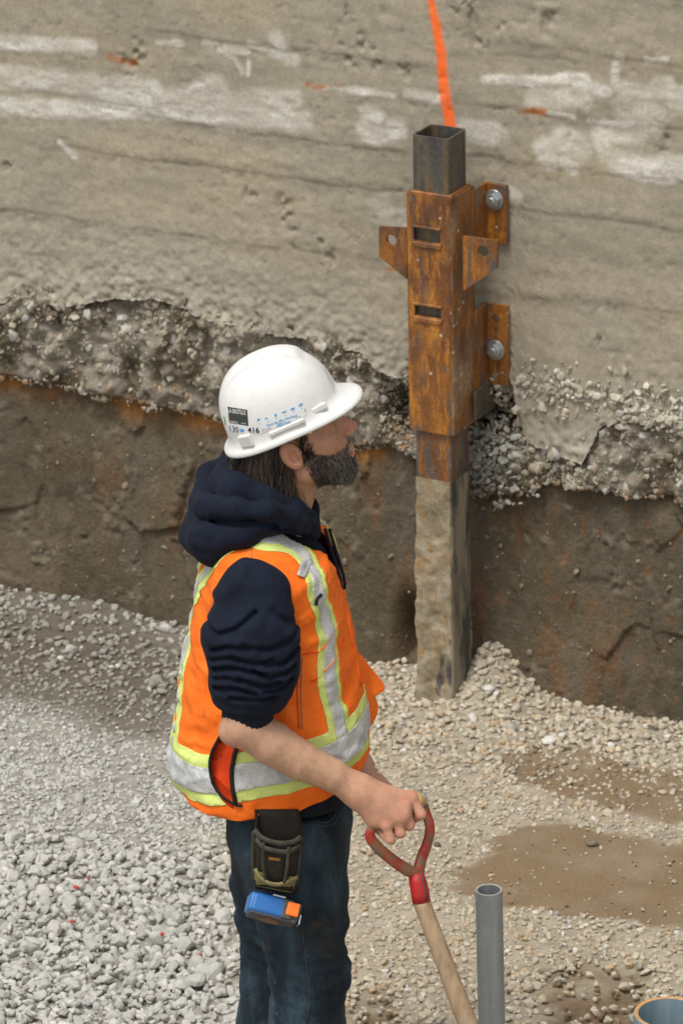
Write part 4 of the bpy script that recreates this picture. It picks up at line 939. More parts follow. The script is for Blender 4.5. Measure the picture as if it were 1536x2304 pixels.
hairy = np.clip(sstep(-0.008, -0.02, qh[:, 0] + 0.02 * (qh[:, 2] < -0.05)) * (qa < 0.077) + (qh[:, 2] > 0.032) * (qh[:, 0] < 0.045), 0, 1) * (qh[:, 2] > -0.075); cs = mixc(cs, (0.02, 0.014, 0.011), hairy)
eye = np.exp(-(np.minimum(ln((np.stack([qh[:, 0], qa, qh[:, 2]], 1) - [0.089, 0.031, 0.012])), 1) / 0.0055) ** 4); cs = mixc(cs, (0.035, 0.025, 0.02), eye * 0.85)
brow = np.exp(-((qh[:, 2] - 0.034) / 0.006) ** 2) * sstep(0.07, 0.08, qh[:, 0]) * (qa > 0.012) * (qa < 0.048); cs = mixc(cs, (0.04, 0.03, 0.025), brow * 0.8)

# ---------------------------------------------------------------- right arm and the hand closed on the shovel grip
GL = aty(843, 1851, -0.264); GRr = aty(948, 1797, -0.180)            # ends of the shovel grip
gax = (GRr - GL) / np.linalg.norm(GRr - GL); oax = np.cross(gax, [0, 0, 1]); oax /= np.linalg.norm(oax); uax = np.cross(oax, gax) * -1
if uax[2] < 0: uax = -uax
tg = 0.34; GC = GL + (GRr - GL) * tg
ELB = aty(538, 1648, -0.262); WR = aty(806, 1779, -0.245)
fs = [(0.0365, 0.022, 0.030, 0.0106), (0.0125, 0.027, 0.021, 0.0106), (-0.0110, 0.026, 0.010, 0.0100), (-0.0330, 0.021, -0.002, 0.0090)]
FING = []
for i, (s_, o_, u_, r_) in enumerate(fs):
    mcp = GC + gax * s_ + oax * o_ + uax * u_
    pip = mcp + (oax * 0.020 - uax * 0.032 if i == 0 else oax * 0.010 - uax * (0.033, 0.037, 0.034, 0.029)[i])
    if i == 0: pip = pip + gax * 0.004
    ax_c = GC + gax * s_; rr = 0.0165 + r_ * 0.85
    dip = ax_c + oax * 0.010 - uax * (rr + 0.002); tip = ax_c - oax * (rr * 0.75) - uax * (rr * 0.55)
    FING.append((mcp, pip, dip, tip, r_))
ARM = [aty(547, 1632, -0.262), aty(611, 1672, -0.260), aty(676, 1711, -0.257), aty(747, 1744, -0.252), WR]; ARMR = [0.0395, 0.0425, 0.0385, 0.0320, 0.0270]
def arm_sdf(p):
    d = sd_poly(p, ARM, ARMR, 0.005)
    d = smin(d, sd_cone(p, ARM[0] + np.array([0.004, 0.0, 0.0]), ARM[0] + np.array([0.012, 0.02, 0.16]), 0.036, 0.036), 0.02)
    d = smin(d, sd_ell(p, aty(522, 1648, -0.262), (0.024, 0.026, 0.022)), 0.02)
    pal = sd_cone(p, WR + oax * 0.004, FING[1][0] * 0.5 + FING[2][0] * 0.5 - uax * 0.010, 0.0265, 0.0205)
    for (mcp, _, _, _, r_) in FING: pal = smin(pal, sd_cone(p, WR + (mcp - WR) * 0.12, mcp - uax * 0.001, 0.022, r_ + 0.0022), 0.014)
    pal = smin(pal, sd_cone(p, WR, GC + gax * 0.015 - oax * 0.020 + uax * 0.014, 0.024, 0.017), 0.02)
    pal = smin(pal, sd_ell(p, WR * 0.45 + GC * 0.55 + uax * 0.012, (0.03, 0.03, 0.024)), 0.02)
    pal = smin(pal, sd_cone(p, WR + np.array([0.006, -0.006, -0.008]), aty(838, 1846, -0.262), 0.020, 0.0148), 0.016)
    d = smin(d, pal, 0.025)
    th = sd_cone(p, GC + gax * 0.010 - oax * 0.020 + uax * 0.012, GC + gax * 0.040 - oax * 0.026 - uax * 0.006, 0.016, 0.0125)
    th = smin(th, sd_cone(p, GC + gax * 0.040 - oax * 0.026 - uax * 0.006, GC + gax * 0.052 - oax * 0.008 - uax * 0.027, 0.0118, 0.0092), 0.006)
    d = smin(d, th, 0.010)
    ff = None
    for (mcp, pip, dip, tip, r_) in FING:
        f_ = sd_cone(p, mcp, pip, r_ + 0.0006, r_); f_ = smin(f_, sd_cone(p, pip, dip, r_ + 0.0002, r_ * 0.92), 0.004); f_ = smin(f_, sd_cone(p, dip, tip, r_ * 0.92, r_ * 0.8), 0.004)
        f_ = smin(f_, ln(p - (mcp + uax * 0.0022)) - r_ * 0.98, 0.008)
        ff = f_ if ff is None else smin(ff, f_, 0.0015)
    return smin(d, ff, 0.0045)
lo = np.minimum(ELB, GL) - [0.08, 0.08, 0.09]; hi = np.maximum(ELB, GRr) + [0.07, 0.08, 0.10]; hi[2] = ELB[2] + 0.13
Va, Ta = surface_nets(arm_sdf, lo, hi, 0.0030)
ca = np.tile(np.array([0.50, 0.305, 0.198]), (len(Va), 1))
hd = sstep(0.10, 0.02, ln(Va - GC) - 0.06); ca = mixc(ca, (0.53, 0.285, 0.19), hd * 0.9)
for (mcp, pip, dip, tip, r_) in FING:
    for c_, k_ in ((mcp + uax * 0.012, 0.7), (pip, 0.55)): ca = mixc(ca, (0.54, 0.18, 0.125), np.exp(-(ln(Va - c_) / 0.010) ** 2) * k_)
ca = mixc(ca, (0.50, 0.20, 0.14), np.exp(-(ln(Va - ELB - [-0.02, -0.02, -0.02]) / 0.03) ** 2) * 0.6)
pv = Va.copy(); ca = mixc(ca, (0.33, 0.20, 0.14), sstep(0.1, 0.5, fbm(Va * 38, 3, 160)) * 0.22)
# left forearm and hand, mostly behind the body
LE = ELB * np.array([1, -1, 1]) + [0.03, 0.0, 0.02]; LW = aty(806, 1722, 0.17)
def larm_sdf(p):
    d = sd_cone(p, LE + np.array([0, 0, 0.14]), LE, 0.045, 0.042); d = smin(d, sd_cone(p, LE, LW, 0.042, 0.028), 0.03)
    h0 = LW + (LW - LE) * 0.04; dn = np.array([0.45, -0.35, -0.82]); dn /= np.linalg.norm(dn)
    d = smin(d, sd_cone(p, LW, h0 + dn * 0.06, 0.026, 0.024), 0.02)
    for k in range(4):
        b_ = h0 + dn * 0.055 + np.array([0.5, 0.3, 0]) * (k - 1.5) * 0.019; d = smin(d, sd_cone(p, b_, b_ + dn * (0.05, 0.058, 0.054, 0.044)[k] + np.array([-0.012, -0.01, 0]), 0.0100, 0.0080), 0.006)
    return smin(d, sd_cone(p, h0 + dn * 0.02 + np.array([0.025, 0, 0]), h0 + dn * 0.065 + np.array([0.045, -0.01, 0]), 0.012, 0.009), 0.01)
lo = np.minimum(LE, LW) - [0.08, 0.08, 0.20]; hi = np.maximum(LE, LW) + [0.12, 0.08, 0.1]
Vl, Tl = surface_nets(larm_sdf, lo, hi, 0.0048)
Vb, Tb = join_np([(Vh, Th), (Va, Ta), (Vl, Tl)])
body = mesh_np('body', Vb, Tb, M_skin, None, True, np.vstack([cs, ca, np.tile([0.52, 0.30, 0.21], (len(Vl), 1))])); place(body, person)

# ---------------------------------------------------------------- garments: torso section table from the side outline
_bk = np.array([aty(x, y, 0.0)[[2, 0]] for x, y in [(500, 1165), (478, 1230), (450, 1290), (430, 1393), (413, 1492), (399, 1590), (386, 1665), (388, 1700), (400, 1760)]])[::-1]
_ft = np.array([aty(x, y, 0.0)[[2, 0]] for x, y in [(700, 1165), (738, 1200), (757, 1260), (768, 1330), (782, 1385), (799, 1456), (815, 1550), (826, 1620), (829, 1665), (826, 1760)]])[::-1]
def tors(p, grow, n=2.5):
    z = p[:, 2]; xb = np.interp(z, _bk[:, 0], _bk[:, 1]); xf = np.interp(z, _ft[:, 0], _ft[:, 1])
    wd = np.interp(z, [0.85, 0.95, 1.05, 1.15, 1.25, 1.35, 1.42, 1.5], [0.20, 0.212, 0.212, 0.203, 0.196, 0.198, 0.195, 0.15])
    xc, ax_ = (xb + xf) / 2, (xf - xb) / 2
    k = (np.abs((p[:, 0] - xc) / ax_) ** n + np.abs(p[:, 1] / wd) ** n) ** (1 / n)
    d = (k - 1) * np.minimum(ax_, wd) * 0.85
    d = smax(d, z - 1.455, 0.06)
    q = ab(p); d = smin(d, sd_cone(q, (-0.150, 0, 1.462), (-0.172, 0.165, 1.408), 0.078, 0.068), 0.05)
    return d - grow
SLV = [aty(567, 1350, -0.200), aty(565, 1435, -0.232), aty(573, 1503, -0.243), aty(562, 1556, -0.248), aty(560, 1578, -0.250)]
SLR = [0.079, 0.087, 0.082, 0.074, 0.060]
SLC = aty(556, 1590, -0.25)[2]
FOLDS = [([(453, 1436), (490, 1444), (530, 1430), (575, 1398)], 0.011, 0.006), ([(478, 1372), (502, 1340), (530, 1302)], 0.006, 0.007), ([(560, 1330), (590, 1370), (600, 1410)], 0.004, 0.008), ([(610, 1395), (645, 1425), (676, 1440)], 0.006, 0.006),
         ([(480, 1476), (520, 1462), (560, 1466)], 0.010, 0.005), ([(548, 1456), (600, 1466), (645, 1460), (674, 1446)], 0.008, 0.005), ([(478, 1498), (510, 1488), (536, 1490)], 0.008, 0.0045), ([(520, 1482), (575, 1494), (612, 1486)], 0.009, 0.0045), ([(600, 1496), (640, 1500), (668, 1488)], 0.010, 0.005),
         ([(484, 1520), (530, 1505), (590, 1514)], 0.011, 0.005), ([(570, 1506), (610, 1524), (660, 1518)], 0.008, 0.0045), ([(484, 1540), (520, 1530), (545, 1536)], 0.007, 0.004), ([(540, 1528), (590, 1542), (630, 1540)], 0.011, 0.005), ([(486, 1560), (540, 1552), (575, 1560)], 0.010, 0.005), ([(596, 1556), (630, 1556), (654, 1542)], 0.009, 0.0045), ([(520, 1574), (570, 1574), (620, 1572)], 0.009, 0.0045)]
FOLDS = [([np.array([aty(x, y, -0.31)[0], 0, aty(x, y, -0.31)[2]]) for x, y in pts], a, w_) for pts, a, w_ in FOLDS]
def sleeve_sdf(p, wr=True):
    q = np.stack([p[:, 0], -np.abs(p[:, 1]), p[:, 2]], 1)
    sc = np.array([1.0, 1.14, 1.0]); d = sd_poly(q * sc, [s_ * sc for s_ in SLV], SLR)
    if wr:
        z = q[:, 2]; t = z - SLV[4][2]; qf = q * np.array([1, 0, 1]) + 0.006 * np.stack([z * 0, z * 0, fbm(q * np.array([14, 14, 10]), 2, 172)], 1)
        nr_ = np.abs(d) < 0.045; qn = qf[nr_]; ad = np.zeros(len(qn))
        for pts, a_, w_ in FOLDS:
            dd, _ = polydist(qn, pts); ad += a_ * np.exp(-(dd / w_) ** 2) - 0.35 * a_ * np.exp(-((dd - 2.2 * w_) / (1.5 * w_)) ** 2)
        d[nr_] += ad
        w2 = sstep(0.12, 0.2, t); e2 = np.stack([q[:, 0] * 9 + z * 5, q[:, 1] * 9, z * 9 - q[:, 0] * 6], 1); d = d + w2 * 0.012 * np.abs(fbm(e2, 2, 171)) - w2 * 0.003
        d = smax(d, SLC - z - 0.10 * (q[:, 0] - SLV[4][0]), 0.014)
        bulge = np.exp(-ln((q - aty(478, 1432, -0.24)) / 0.03) ** 2); d = d - 0.011 * bulge
    return d
# vest surface
def vest_sdf(p):
    q = p * np.array([1, 1, 0.45]); t = fbm(np.stack([q[:, 0] * 11, q[:, 1] * 11, q[:, 2] * 11], 1), 3, 180)
    t2 = fbm(np.stack([p[:, 0] * 6 + p[:, 2] * 9, p[:, 1] * 8, p[:, 2] * 14 - p[:, 0] * 5], 1), 3, 182)
    hem = sstep(1.10, 0.96, p[:, 2])
    return tors(p, 0.003) + 0.006 * t + 0.013 * np.abs(t2) + 0.010 * hem * fbm(p * np.array([16, 16, 5]), 2, 181)
Vv, Tv = surface_nets(vest_sdf, (-0.42, -0.32, 0.86), (0.16, 0.32, 1.58), 0.0058, 1)
Vfull, Tfull = Vv, Tv; vb = bvh_of(Vv, Tv)
hemz = lambda x: np.interp(x, [-0.36, -0.30, -0.22, -0.10, 0.0, 0.07], [0.958, 0.945, 0.937, 0.948, 0.985, 1.012])
Vv, Tv = clip(Vv, Tv, Vv[:, 2] - hemz(Vv[:, 0]))
Vv, Tv = clip(Vv, Tv, sleeve_sdf(Vv, False) + 0.002)
nk = ln((Vv - np.array([-0.125, 0, 1.50]))[:, :2] / [0.105, 0.092]) - 1 + np.where(Vv[:, 2] < 1.42, 9, 0); Vv, Tv = clip(Vv, Tv, nk)
zV = aty(772, 1345, 0)[2]
vop = np.abs(Vv[:, 1]) - np.interp(Vv[:, 2], [zV - 0.01, zV, 1.46], [-0.05, 0.002, 0.062]) + np.where(Vv[:, 0] > -0.10, 0, 9); Vv, Tv = clip(Vv, Tv, vop)
def xz_poly(px, y): return np.array([aty(a, b, y)[[0, 2]] for a, b in px])
def poly2(P, Q):
    d = np.full(len(P), 1e9); ins = np.zeros(len(P), bool)
    for i in range(len(Q)):
        a, b = Q[i], Q[(i + 1) % len(Q)]; e = b - a; t = np.clip(((P - a) @ e) / (e @ e), 0, 1); d = np.minimum(d, ln(P - a - t[:, None] * e))
        ins ^= ((a[1] > P[:, 1]) != (b[1] > P[:, 1])) & (P[:, 0] < (b[0] - a[0]) * (P[:, 1] - a[1]) / (b[1] - a[1] + 1e-12) + a[0])
    return np.where(ins, d, -d)
SLIT = [(512, 1615), (496, 1655), (478, 1690), (472, 1720), (478, 1758), (500, 1792), (528, 1812), (523, 1775), (521, 1735), (528, 1695), (540, 1650), (535, 1615)]
SQ = xz_poly(SLIT, -0.19)
sl = poly2(Vv[:, [0, 2]], SQ); sl = np.where(Vv[:, 1] < -0.08, sl, -1); Vv, Tv = clip(Vv, Tv, -sl)
nv_ = vnormals(Vv, Tv)
def shell(name, V, T, off, th, mat, parent=person, nrm=None):
    n_ = vnormals(V, T) if nrm is None else nrm; o = mesh_np(name, V + n_ * off, T, mat, None); place(o, person)
    if parent is not person: o.parent = parent; o.matrix_parent_inverse = Matrix.Identity(4)
    m = o.modifiers.new('sol', 'SOLIDIFY'); m.thickness = th; m.offset = -1; return o
vest = shell('safety_vest', Vv, Tv, 0.0, 0.003, M_orange)
# lining behind the side slit
Vi, Ti = clip(Vfull, Tfull, np.where(Vfull[:, 1] < -0.08, poly2(Vfull[:, [0, 2]], SQ) + 0.03, -1)); Vi, Ti = clip(Vi, Ti, Vi[:, 2] - hemz(Vi[:, 0]) - 0.004)
Vi, Ti = clip(Vi, Ti, sleeve_sdf(Vi, False)); shell('vest_lining', Vi, Ti, -0.014, 0.002, M_inner, vest)
VA = ab(Vv)
def band(name, field, off, mat, th=0.0014, extra=None):
    V, T, n_ = clip(Vv, Tv, field, [nv_]); n_ /= ln(n_)[:, None] + 1e-9
    return shell(name, V, T, off, th, mat, vest, n_)
def hits(pts, b=vb):
    r_ = [hit(b, x, y) for x, y in pts]; r_ = [q_ for q_ in r_ if q_ is not None]; return np.array(r_)
fl = hits([(600, 1207), (650, 1222), (690, 1265), (712, 1325), (730, 1390), (741, 1460), (744, 1530), (757, 1600), (772, 1690)]); fl[:, 1] = np.abs(fl[:, 1])
bk0 = np.array([fl[0], [-0.235, 0.105, 1.455], [-0.30, 0.0, 1.30], [-0.34, -0.05, 1.15], [-0.36, -0.10, 1.02]])
df, pf = polydist(VA, catmull(fl, 4)); pf /= 4
db1, _ = polydist(Vv, bk0); db2, _ = polydist(Vv * [1, -1, 1], bk0); db = np.where(Vv[:, 0] < np.interp(Vv[:, 2], [1.0, 1.3, 1.5], [-0.2, -0.2, -0.15]), np.minimum(db1, db2), 1.0)
ringz = np.interp(Vv[:, 0], [-0.35, -0.28, -0.17, -0.05, 0.06], [1.006, 1.015, 1.038, 1.058, 1.082]); dr_ = np.abs(Vv[:, 2] - ringz)
up_ok = Vv[:, 2] - (ringz - 0.03)
hwf = np.interp(pf, [0, 1, 2, 3, 7], [0.044, 0.040, 0.034, 0.031, 0.030])
lime = np.maximum(np.maximum(np.minimum(hwf - df, up_ok), np.minimum(0.033 - db, up_ok)), 0.0515 - dr_)
band('lime_tape', lime, 0.0018, M_lime)
silv = np.maximum(np.minimum(hwf * 0.50 - df, up_ok), np.minimum(0.017 - db, up_ok))
band('reflective_tape', silv, 0.0034, M_silver)
band('reflective_tape', 0.027 - dr_, 0.0042, M_silver)
# black edging, seams and pocket edges
def cord(name, pts, r_, mat, off=0.002, parent=vest, b=vb, n_=6):
    P = hits(catmull(np.array(pts, float), n_), b); V, T = tube_np(P - FW * off, r_, 6); o = mesh_np(name, V, T, mat, None); place(o, person)
    if parent is not person: o.parent = parent; o.matrix_parent_inverse = Matrix.Identity(4)
    return o
cord('edge_binding', [(496, 1655), (478, 1690), (472, 1720), (478, 1758), (500, 1792), (528, 1810), (545, 1813)], 0.0032, M_black, 0.003)
cord('zip', [(540, 1655), (529, 1695), (522, 1735), (524, 1775), (530, 1806)], 0.0048, M_black, 0.004)
for pts, r_ in [([(668, 1475), (695, 1470), (722, 1466)], 0.0013), ([(672, 1478), (669, 1560), (673, 1640)], 0.0012), ([(680, 1478), (677, 1560), (680, 1640)], 0.0010), ([(567, 1213), (566, 1240), (566, 1262)], 0.0010), ([(700, 1535), (722, 1522)], 0.0012)]:
    cord('seam', pts, r_, M_grime if r_ < 0.0011 else M_inner, 0.0012)
for pts in ([(722, 1462), (745, 1435), (762, 1400)], [(728, 1512), (752, 1485), (775, 1440)], [(782, 1384), (792, 1440), (804, 1500), (812, 1545)]):
    cord('pocket_edge', pts, 0.0020, M_orange, 0.0035)
def pix(P):
    v_ = P - CAM; k = v_ @ FW; return np.stack([768 + FPX * (v_ @ RT) / k, 1152 - FPX * (v_ @ UP) / k], 1)
pxv = pix(Vv); fac_ = (nv_ @ -FW) > 0.05
def patch(name, poly, off, mat, th=0.001, ymax=0.03, ymin=-9): return band(name, np.where(fac_ & (Vv[:, 1] < ymax) & (Vv[:, 1] > ymin), poly2(pxv + (6 * np.stack([fbm(Vv * 70, 2, 186), fbm(Vv * 70, 2, 187)], 1) if name == 'dirt_stain' else 0), np.array(poly, float)) / 1150.0, -0.05), off, mat, th)
patch('duct_tape_patch', [(664, 1296), (674, 1268), (694, 1252), (698, 1268), (684, 1302)], 0.0050, M_silver)
patch('lime_tape', [(728, 1168), (748, 1166), (772, 1212), (778, 1290), (768, 1335), (756, 1275), (742, 1215)], 0.0022, M_lime, 0.0012, 0.3, 0.004)
cord('shoulder_loop', [(724, 1180), (738, 1172), (752, 1180), (762, 1200), (764, 1230)], 0.0050, M_silver, 0.006)
cord('pen_clip', [(710, 1362), (712, 1348), (722, 1338)], 0.0045, M_black, 0.003)
# left front panel of the vest hanging open
fp = [(800, 1455, .03), (822, 1490, .05), (848, 1520, .06), (872, 1550, .05), (848, 1553, .05), (838, 1562, .05), (854, 1592, .04), (846, 1615, .03), (828, 1645, .02), (812, 1600, .0), (806, 1530, .0)]
outl = np.array([aty(x, y, q_) for x, y, q_ in fp]); cen = outl.mean(0); rings = [cen + (outl - cen) * s_ + np.array([0, -0.012 * (1 - s_ ** 2), 0]) for s_ in (0.33, 0.66, 1.0)]
V = np.vstack([[cen + [0, -0.012, 0]]] + rings); m_ = len(outl); T = [(0, 1 + i, 1 + (i + 1) % m_) for i in range(m_)]
for k in range(2):
    for i in range(m_): a, b = 1 + k * m_ + i, 1 + k * m_ + (i + 1) % m_; T += [(a, a + m_, b + m_), (a, b + m_, b)]
V += 0.004 * np.stack([fbm(V * 30, 2, 190), fbm(V * 30, 2, 191), fbm(V * 30, 2, 192)], 1)
o = shell('front_flap', V, np.array(T), 0, 0.004, M_orange, vest); o.modifiers.new('ss', 'SUBSURF').levels = 1

# ---------------------------------------------------------------- hoodie
HOODK = 0.011
def P_(x, y, d): return aty(x, y, d)
def m_(a): return np.array([a[0], abs(a[1]), a[2]])
HB = [m_(P_(452, 1128, 0)), m_(P_(468, 1142, -0.085)), m_(P_(530, 1146, -0.134)), m_(P_(600, 1150, -0.136)), m_(P_(655, 1160, -0.095)), m_(P_(697, 1180, -0.042)), m_(P_(712, 1200, -0.01))]
HI = [m_(P_(507, 1088, 0)), m_(P_(535, 1105, -0.075)), m_(P_(600, 1128, -0.092)), m_(P_(660, 1145, -0.07)), m_(P_(700, 1165, -0.03))]
HG = [m_(P_(460, 1200, 0)), m_(P_(478, 1214, -0.09)), m_(P_(545, 1196, -0.122)), m_(P_(610, 1176, -0.112)), m_(P_(665, 1176, -0.085)), m_(P_(705, 1200, -0.03))]
HBg = [a + np.array([0, 0.012, -0.026]) for a in HB[:6]]
def polydist_q(q): return polydist(q, HBg)[0]
def hood_sdf(p):
    q = ab(p); w_ = 0.007 * fbm(np.stack([q[:, 0] * 14 + q[:, 2] * 10, q[:, 1] * 9, q[:, 2] * 22 - q[:, 0] * 10], 1), 2, 200) + 0.006 * np.abs(fbm(np.stack([q[:, 0] * 9, q[:, 1] * 6, q[:, 2] * 24], 1), 2, 203))
    d = sd_poly(q, HG, [0.052, 0.046, 0.034, 0.026, 0.020, 0.016]) + w_
    d = smin(d, sd_poly(q, HI, [0.038, 0.034, 0.026, 0.021, 0.016]) + w_ * 0.6, 0.006)
    d = smin(d, sd_poly(q, HB, [0.024, 0.022, 0.0195, 0.018, 0.017, 0.015, 0.010]) + w_ * 0.3, 0.002)
    d = smax(d, 0.0060 - polydist_q(q), 0.005)
    d = smin(d, sd_ell(q, m_(P_(488, 1166, 0)), (0.057, 0.095, 0.060)), 0.012)
    neckhole = sd_cone(p, NECK0 + (NECK0 - NECK1) * 0.5, NECK1 + [0.0, 0, 0.02], 0.058, 0.060)
    return smax(d, -neckhole, 0.006)
def hoodie_sdf(p):
    w_ = 0.004 * fbm(p * np.array([12, 12, 7]), 3, 201)
    d = tors(p, 0.0) + w_ + np.interp(p[:, 2], [1.2, 1.36], [0.024, 0.013]); d = smax(d, aty(823, 1741, 0)[2] - p[:, 2], 0.012)
    d = smin(d, sleeve_sdf(p), 0.015); return smin(d, hood_sdf(p), 0.004)
Vo, To = surface_nets(hoodie_sdf, (-0.42, -0.36, 0.90), (0.16, 0.36, 1.62), 0.0054, 1)
hoodie = mesh_np('hoodie', Vo, To, M_navy, None); place(hoodie, person)
def child(o, par):
    place(o, person); o.parent = par; o.matrix_parent_inverse = Matrix.Identity(4); return o
for s_ in (1, -1):        # ribbed cuffs
    c0 = aty(560, 1572, -0.250); c1 = aty(556, 1632, -0.252); ax_ = (c1 - c0)
    P = [c0 + ax_ * t for t in np.linspace(0, 1, 12)]; V, T = tube_np(P, np.interp(np.linspace(0, 1, 12), [0, 0.2, 0.85, 1], [0.050, 0.0515, 0.050, 0.0475]), 90, None, False)
    ang = np.arange(len(V)) % 90; cen = np.repeat(np.array(P), 90, 0); rd = V - cen; V = cen + rd * (1 + 0.010 * np.cos(ang / 90 * 2 * np.pi * 30))[:, None]
    V = V + np.array([0, 0, 0.010]) * ((V[:, 0] - c0[0]) / 0.05)[:, None]; V[:, 1] *= s_
    o = mesh_np('cuff', V, T if s_ > 0 else T[:, ::-1], M_rib); child(o, hoodie); o.modifiers.new('sol', 'SOLIDIFY').thickness = 0.003
hz = aty(823, 1741, 0)[2]        # ribbed waistband
for k, (x0, x1) in enumerate(((690, 700),)):
    def wb(p): return smax(smax(tors(p, -0.016), p[:, 2] - hz - 0.045, 0.006), hz - 0.012 - p[:, 2], 0.006)
    V, T = surface_nets(wb, (-0.42, -0.3, hz - 0.05), (0.16, 0.3, hz + 0.08), 0.008, 1); child(mesh_np('waistband', V, T, M_rib), hoodie)
for y_, x0, x1 in ((-0.012, 712, 748), (0.006, 722, 757)):      # drawstrings
    P = catmull(np.array([aty(x0, 1190, y_), aty(x0 + 14, 1235, y_ - 0.003), aty(x1 - 2, 1300, y_), aty(x1, 1325, y_)]) + np.array([0.016, 0, 0]), 6); V, T = tube_np(P, 0.0032, 6); child(mesh_np('drawstring', V, T, M_rib), hoodie)

# ---------------------------------------------------------------- jeans and boots
NL = [aty(652, 1880, -0.088), aty(668, 1995, -0.098), aty(697, 2185, -0.105), aty(686, 2340, -0.112)]; NL.append(np.array([NL[3][0] - 0.02, -0.115, 0.09])); NR = [0.116, 0.099, 0.079, 0.080, 0.072]
FL = [aty(640, 1850, 0.088), aty(632, 1980, 0.100), aty(632, 2200, 0.105), aty(622, 2310, 0.11)]; FL.append(np.array([FL[3][0] - 0.02, 0.115, 0.09])); FR = [0.114, 0.098, 0.080, 0.080, 0.072]
PEL = aty(652, 1838, 0.0)
def jeans_sdf(p):
    w_ = 0.0065 * fbm(np.stack([p[:, 0] * 10 + p[:, 2] * 6, p[:, 1] * 10, p[:, 2] * 14 - p[:, 0] * 6], 1), 3, 210)
    kn = np.exp(-((p[:, 2] - NL[2][2] - 0.02) / 0.10) ** 2); w_ = w_ + kn * 0.014 * fbm(np.stack([p[:, 0] * 8, p[:, 1] * 8, p[:, 2] * 38 + p[:, 0] * 10], 1), 2, 211)
    d = smin(sd_poly(p, NL, NR), sd_poly(p, FL, FR), 0.012); d = smin(d, sd_ell(p, PEL, (0.126, 0.180, 0.120)), 0.04)
    top = p[:, 2] - (PEL[2] + 0.075 - 0.10 * (p[:, 0] - PEL[0])); d = smax(d, top, 0.008)
    return smax(d + w_ * 0.9, 0.055 - p[:, 2], 0.004)
Vj, Tj = surface_nets(jeans_sdf, (-0.32, -0.28, 0.02), (0.14, 0.28, 1.06), 0.0068, 1)
jeans = mesh_np('jeans', Vj, Tj, M_denim, None); place(jeans, person); jb = bvh_of(Vj, Tj)
for pts, r_ in [([(700, 1826), (722, 1850), (748, 1842), (757, 1800)], 0.0022), ([(697, 1834), (724, 1858), (756, 1848), (765, 1802)], 0.0014), ([(545, 1882), (600, 1900), (690, 1898), (740, 1878)], 0.0016), ([(680, 2090), (690, 2180), (697, 2230), (690, 2304)], 0.0016), ([(738, 1815), (742, 1840)], 0.0012)]:
    child(cord('seam', pts, r_ * 0.8, M_stitch, 0.0006, person, jb, 5), jeans)
o = None
V, T = tube_np(np.array([aty(736, 1813, -0.2), aty(736, 1813, -0.2) + [0, -0.003, 0.0]]), 0.003, 8); Pq = hit(jb, 731, 1814)
if Pq is not None: V = V - V.mean(0) + Pq - FW * 0.001; child(mesh_np('rivet', V, T, M_zinc), jeans)
for L in (NL, FL):
    a = L[4]
    def boot(p, a=a): return smin(smin(sd_ell(p, (a[0] + 0.07, a[1], 0.045), (0.13, 0.05, 0.05)), sd_cone(p, (a[0], a[1], 0.05), (a[0], a[1], 0.17), 0.058, 0.055), 0.03), sd_ell(p, (a[0] + 0.14, a[1], 0.045), (0.07, 0.052, 0.045)), 0.02)
    V, T = surface_nets(lambda p: smax(boot(p), 0.004 - p[:, 2], 0.004), (a[0] - 0.1, a[1] - 0.08, -0.02), (a[0] + 0.25, a[1] + 0.08, 0.25), 0.01, 1)
    place(mesh_np('boot', V, T, M_olive), person)

# ---------------------------------------------------------------- hair and beard
r5 = np.random.default_rng(9)
def strands(roots, dirs, length, r0, colr, nseg=5, curl=0.0, droop=0.0, fn=None, wave=0.0):
    n = len(roots); t = np.linspace(0, 1, nseg + 1); P = roots[:, None] + dirs[:, None] * (length[:, None, None] * t[None, :, None]) + np.array([0, 0, -1.0]) * (droop * length[:, None, None] * (t ** 2)[None, :, None])
    P = P + curl * length[:, None, None] * r5.normal(0, 1, (n, 1, 3)) * (t ** 2)[None, :, None]
    if wave: ph_ = fbm(roots * 45, 2, 225)[:, None] * 6; P = P + wave * np.array([1.0, 0.0, 0.0]) * (np.sin(t[None] * 5.0 + ph_) * t[None])[..., None] + wave * 0.8 * np.array([0, 1.0, 0]) * (np.sin(t[None] * 4.0 + ph_ * 1.7) * t[None])[..., None]
    if fn is not None:                                           # keep strands outside the head
        Q = P.reshape(-1, 3); d = fn(Q); g = grad(fn, Q, 0.002); Q = Q - np.minimum(d - 0.0015, 0)[:, None] * g; P = Q.reshape(P.shape)
    a = np.cross(dirs, [0.3, 1, 0.2]); a /= ln(a)[:, None]; b = np.cross(dirs, a); V = []
    for k in range(3):
        th = 2.094 * k; off = a * math.cos(th) + b * math.sin(th); V.append(P + off[:, None] * (r0[:, None, None] * (1 - 0.85 * t ** 2)[None, :, None]))
    V = np.stack(V, 2); idx = np.arange(n * (nseg + 1) * 3).reshape(n, nseg + 1, 3); Fs = []
    for k in range(3):
        q = (k + 1) % 3; Fs.append(np.stack([idx[:, :-1, k], idx[:, :-1, q], idx[:, 1:, q], idx[:, 1:, k]], -1).reshape(-1, 4))
    return V.reshape(-1, 3), np.vstack(Fs), np.repeat(colr, (nseg + 1) * 3, 0)
nh = vnormals(Vh, Th)
def pick(prob, n):
    w_ = prob / prob.sum(); i = r5.choice(len(Vh), n, p=w_); return Vh[i] + r5.normal(0, 0.0012, (n, 3)), nh[i], qh[i]
bp, bn, bq = pick(bearded * (1 - 0.8 * sstep(-0.10, -0.125, qh[:, 2])), 8500)
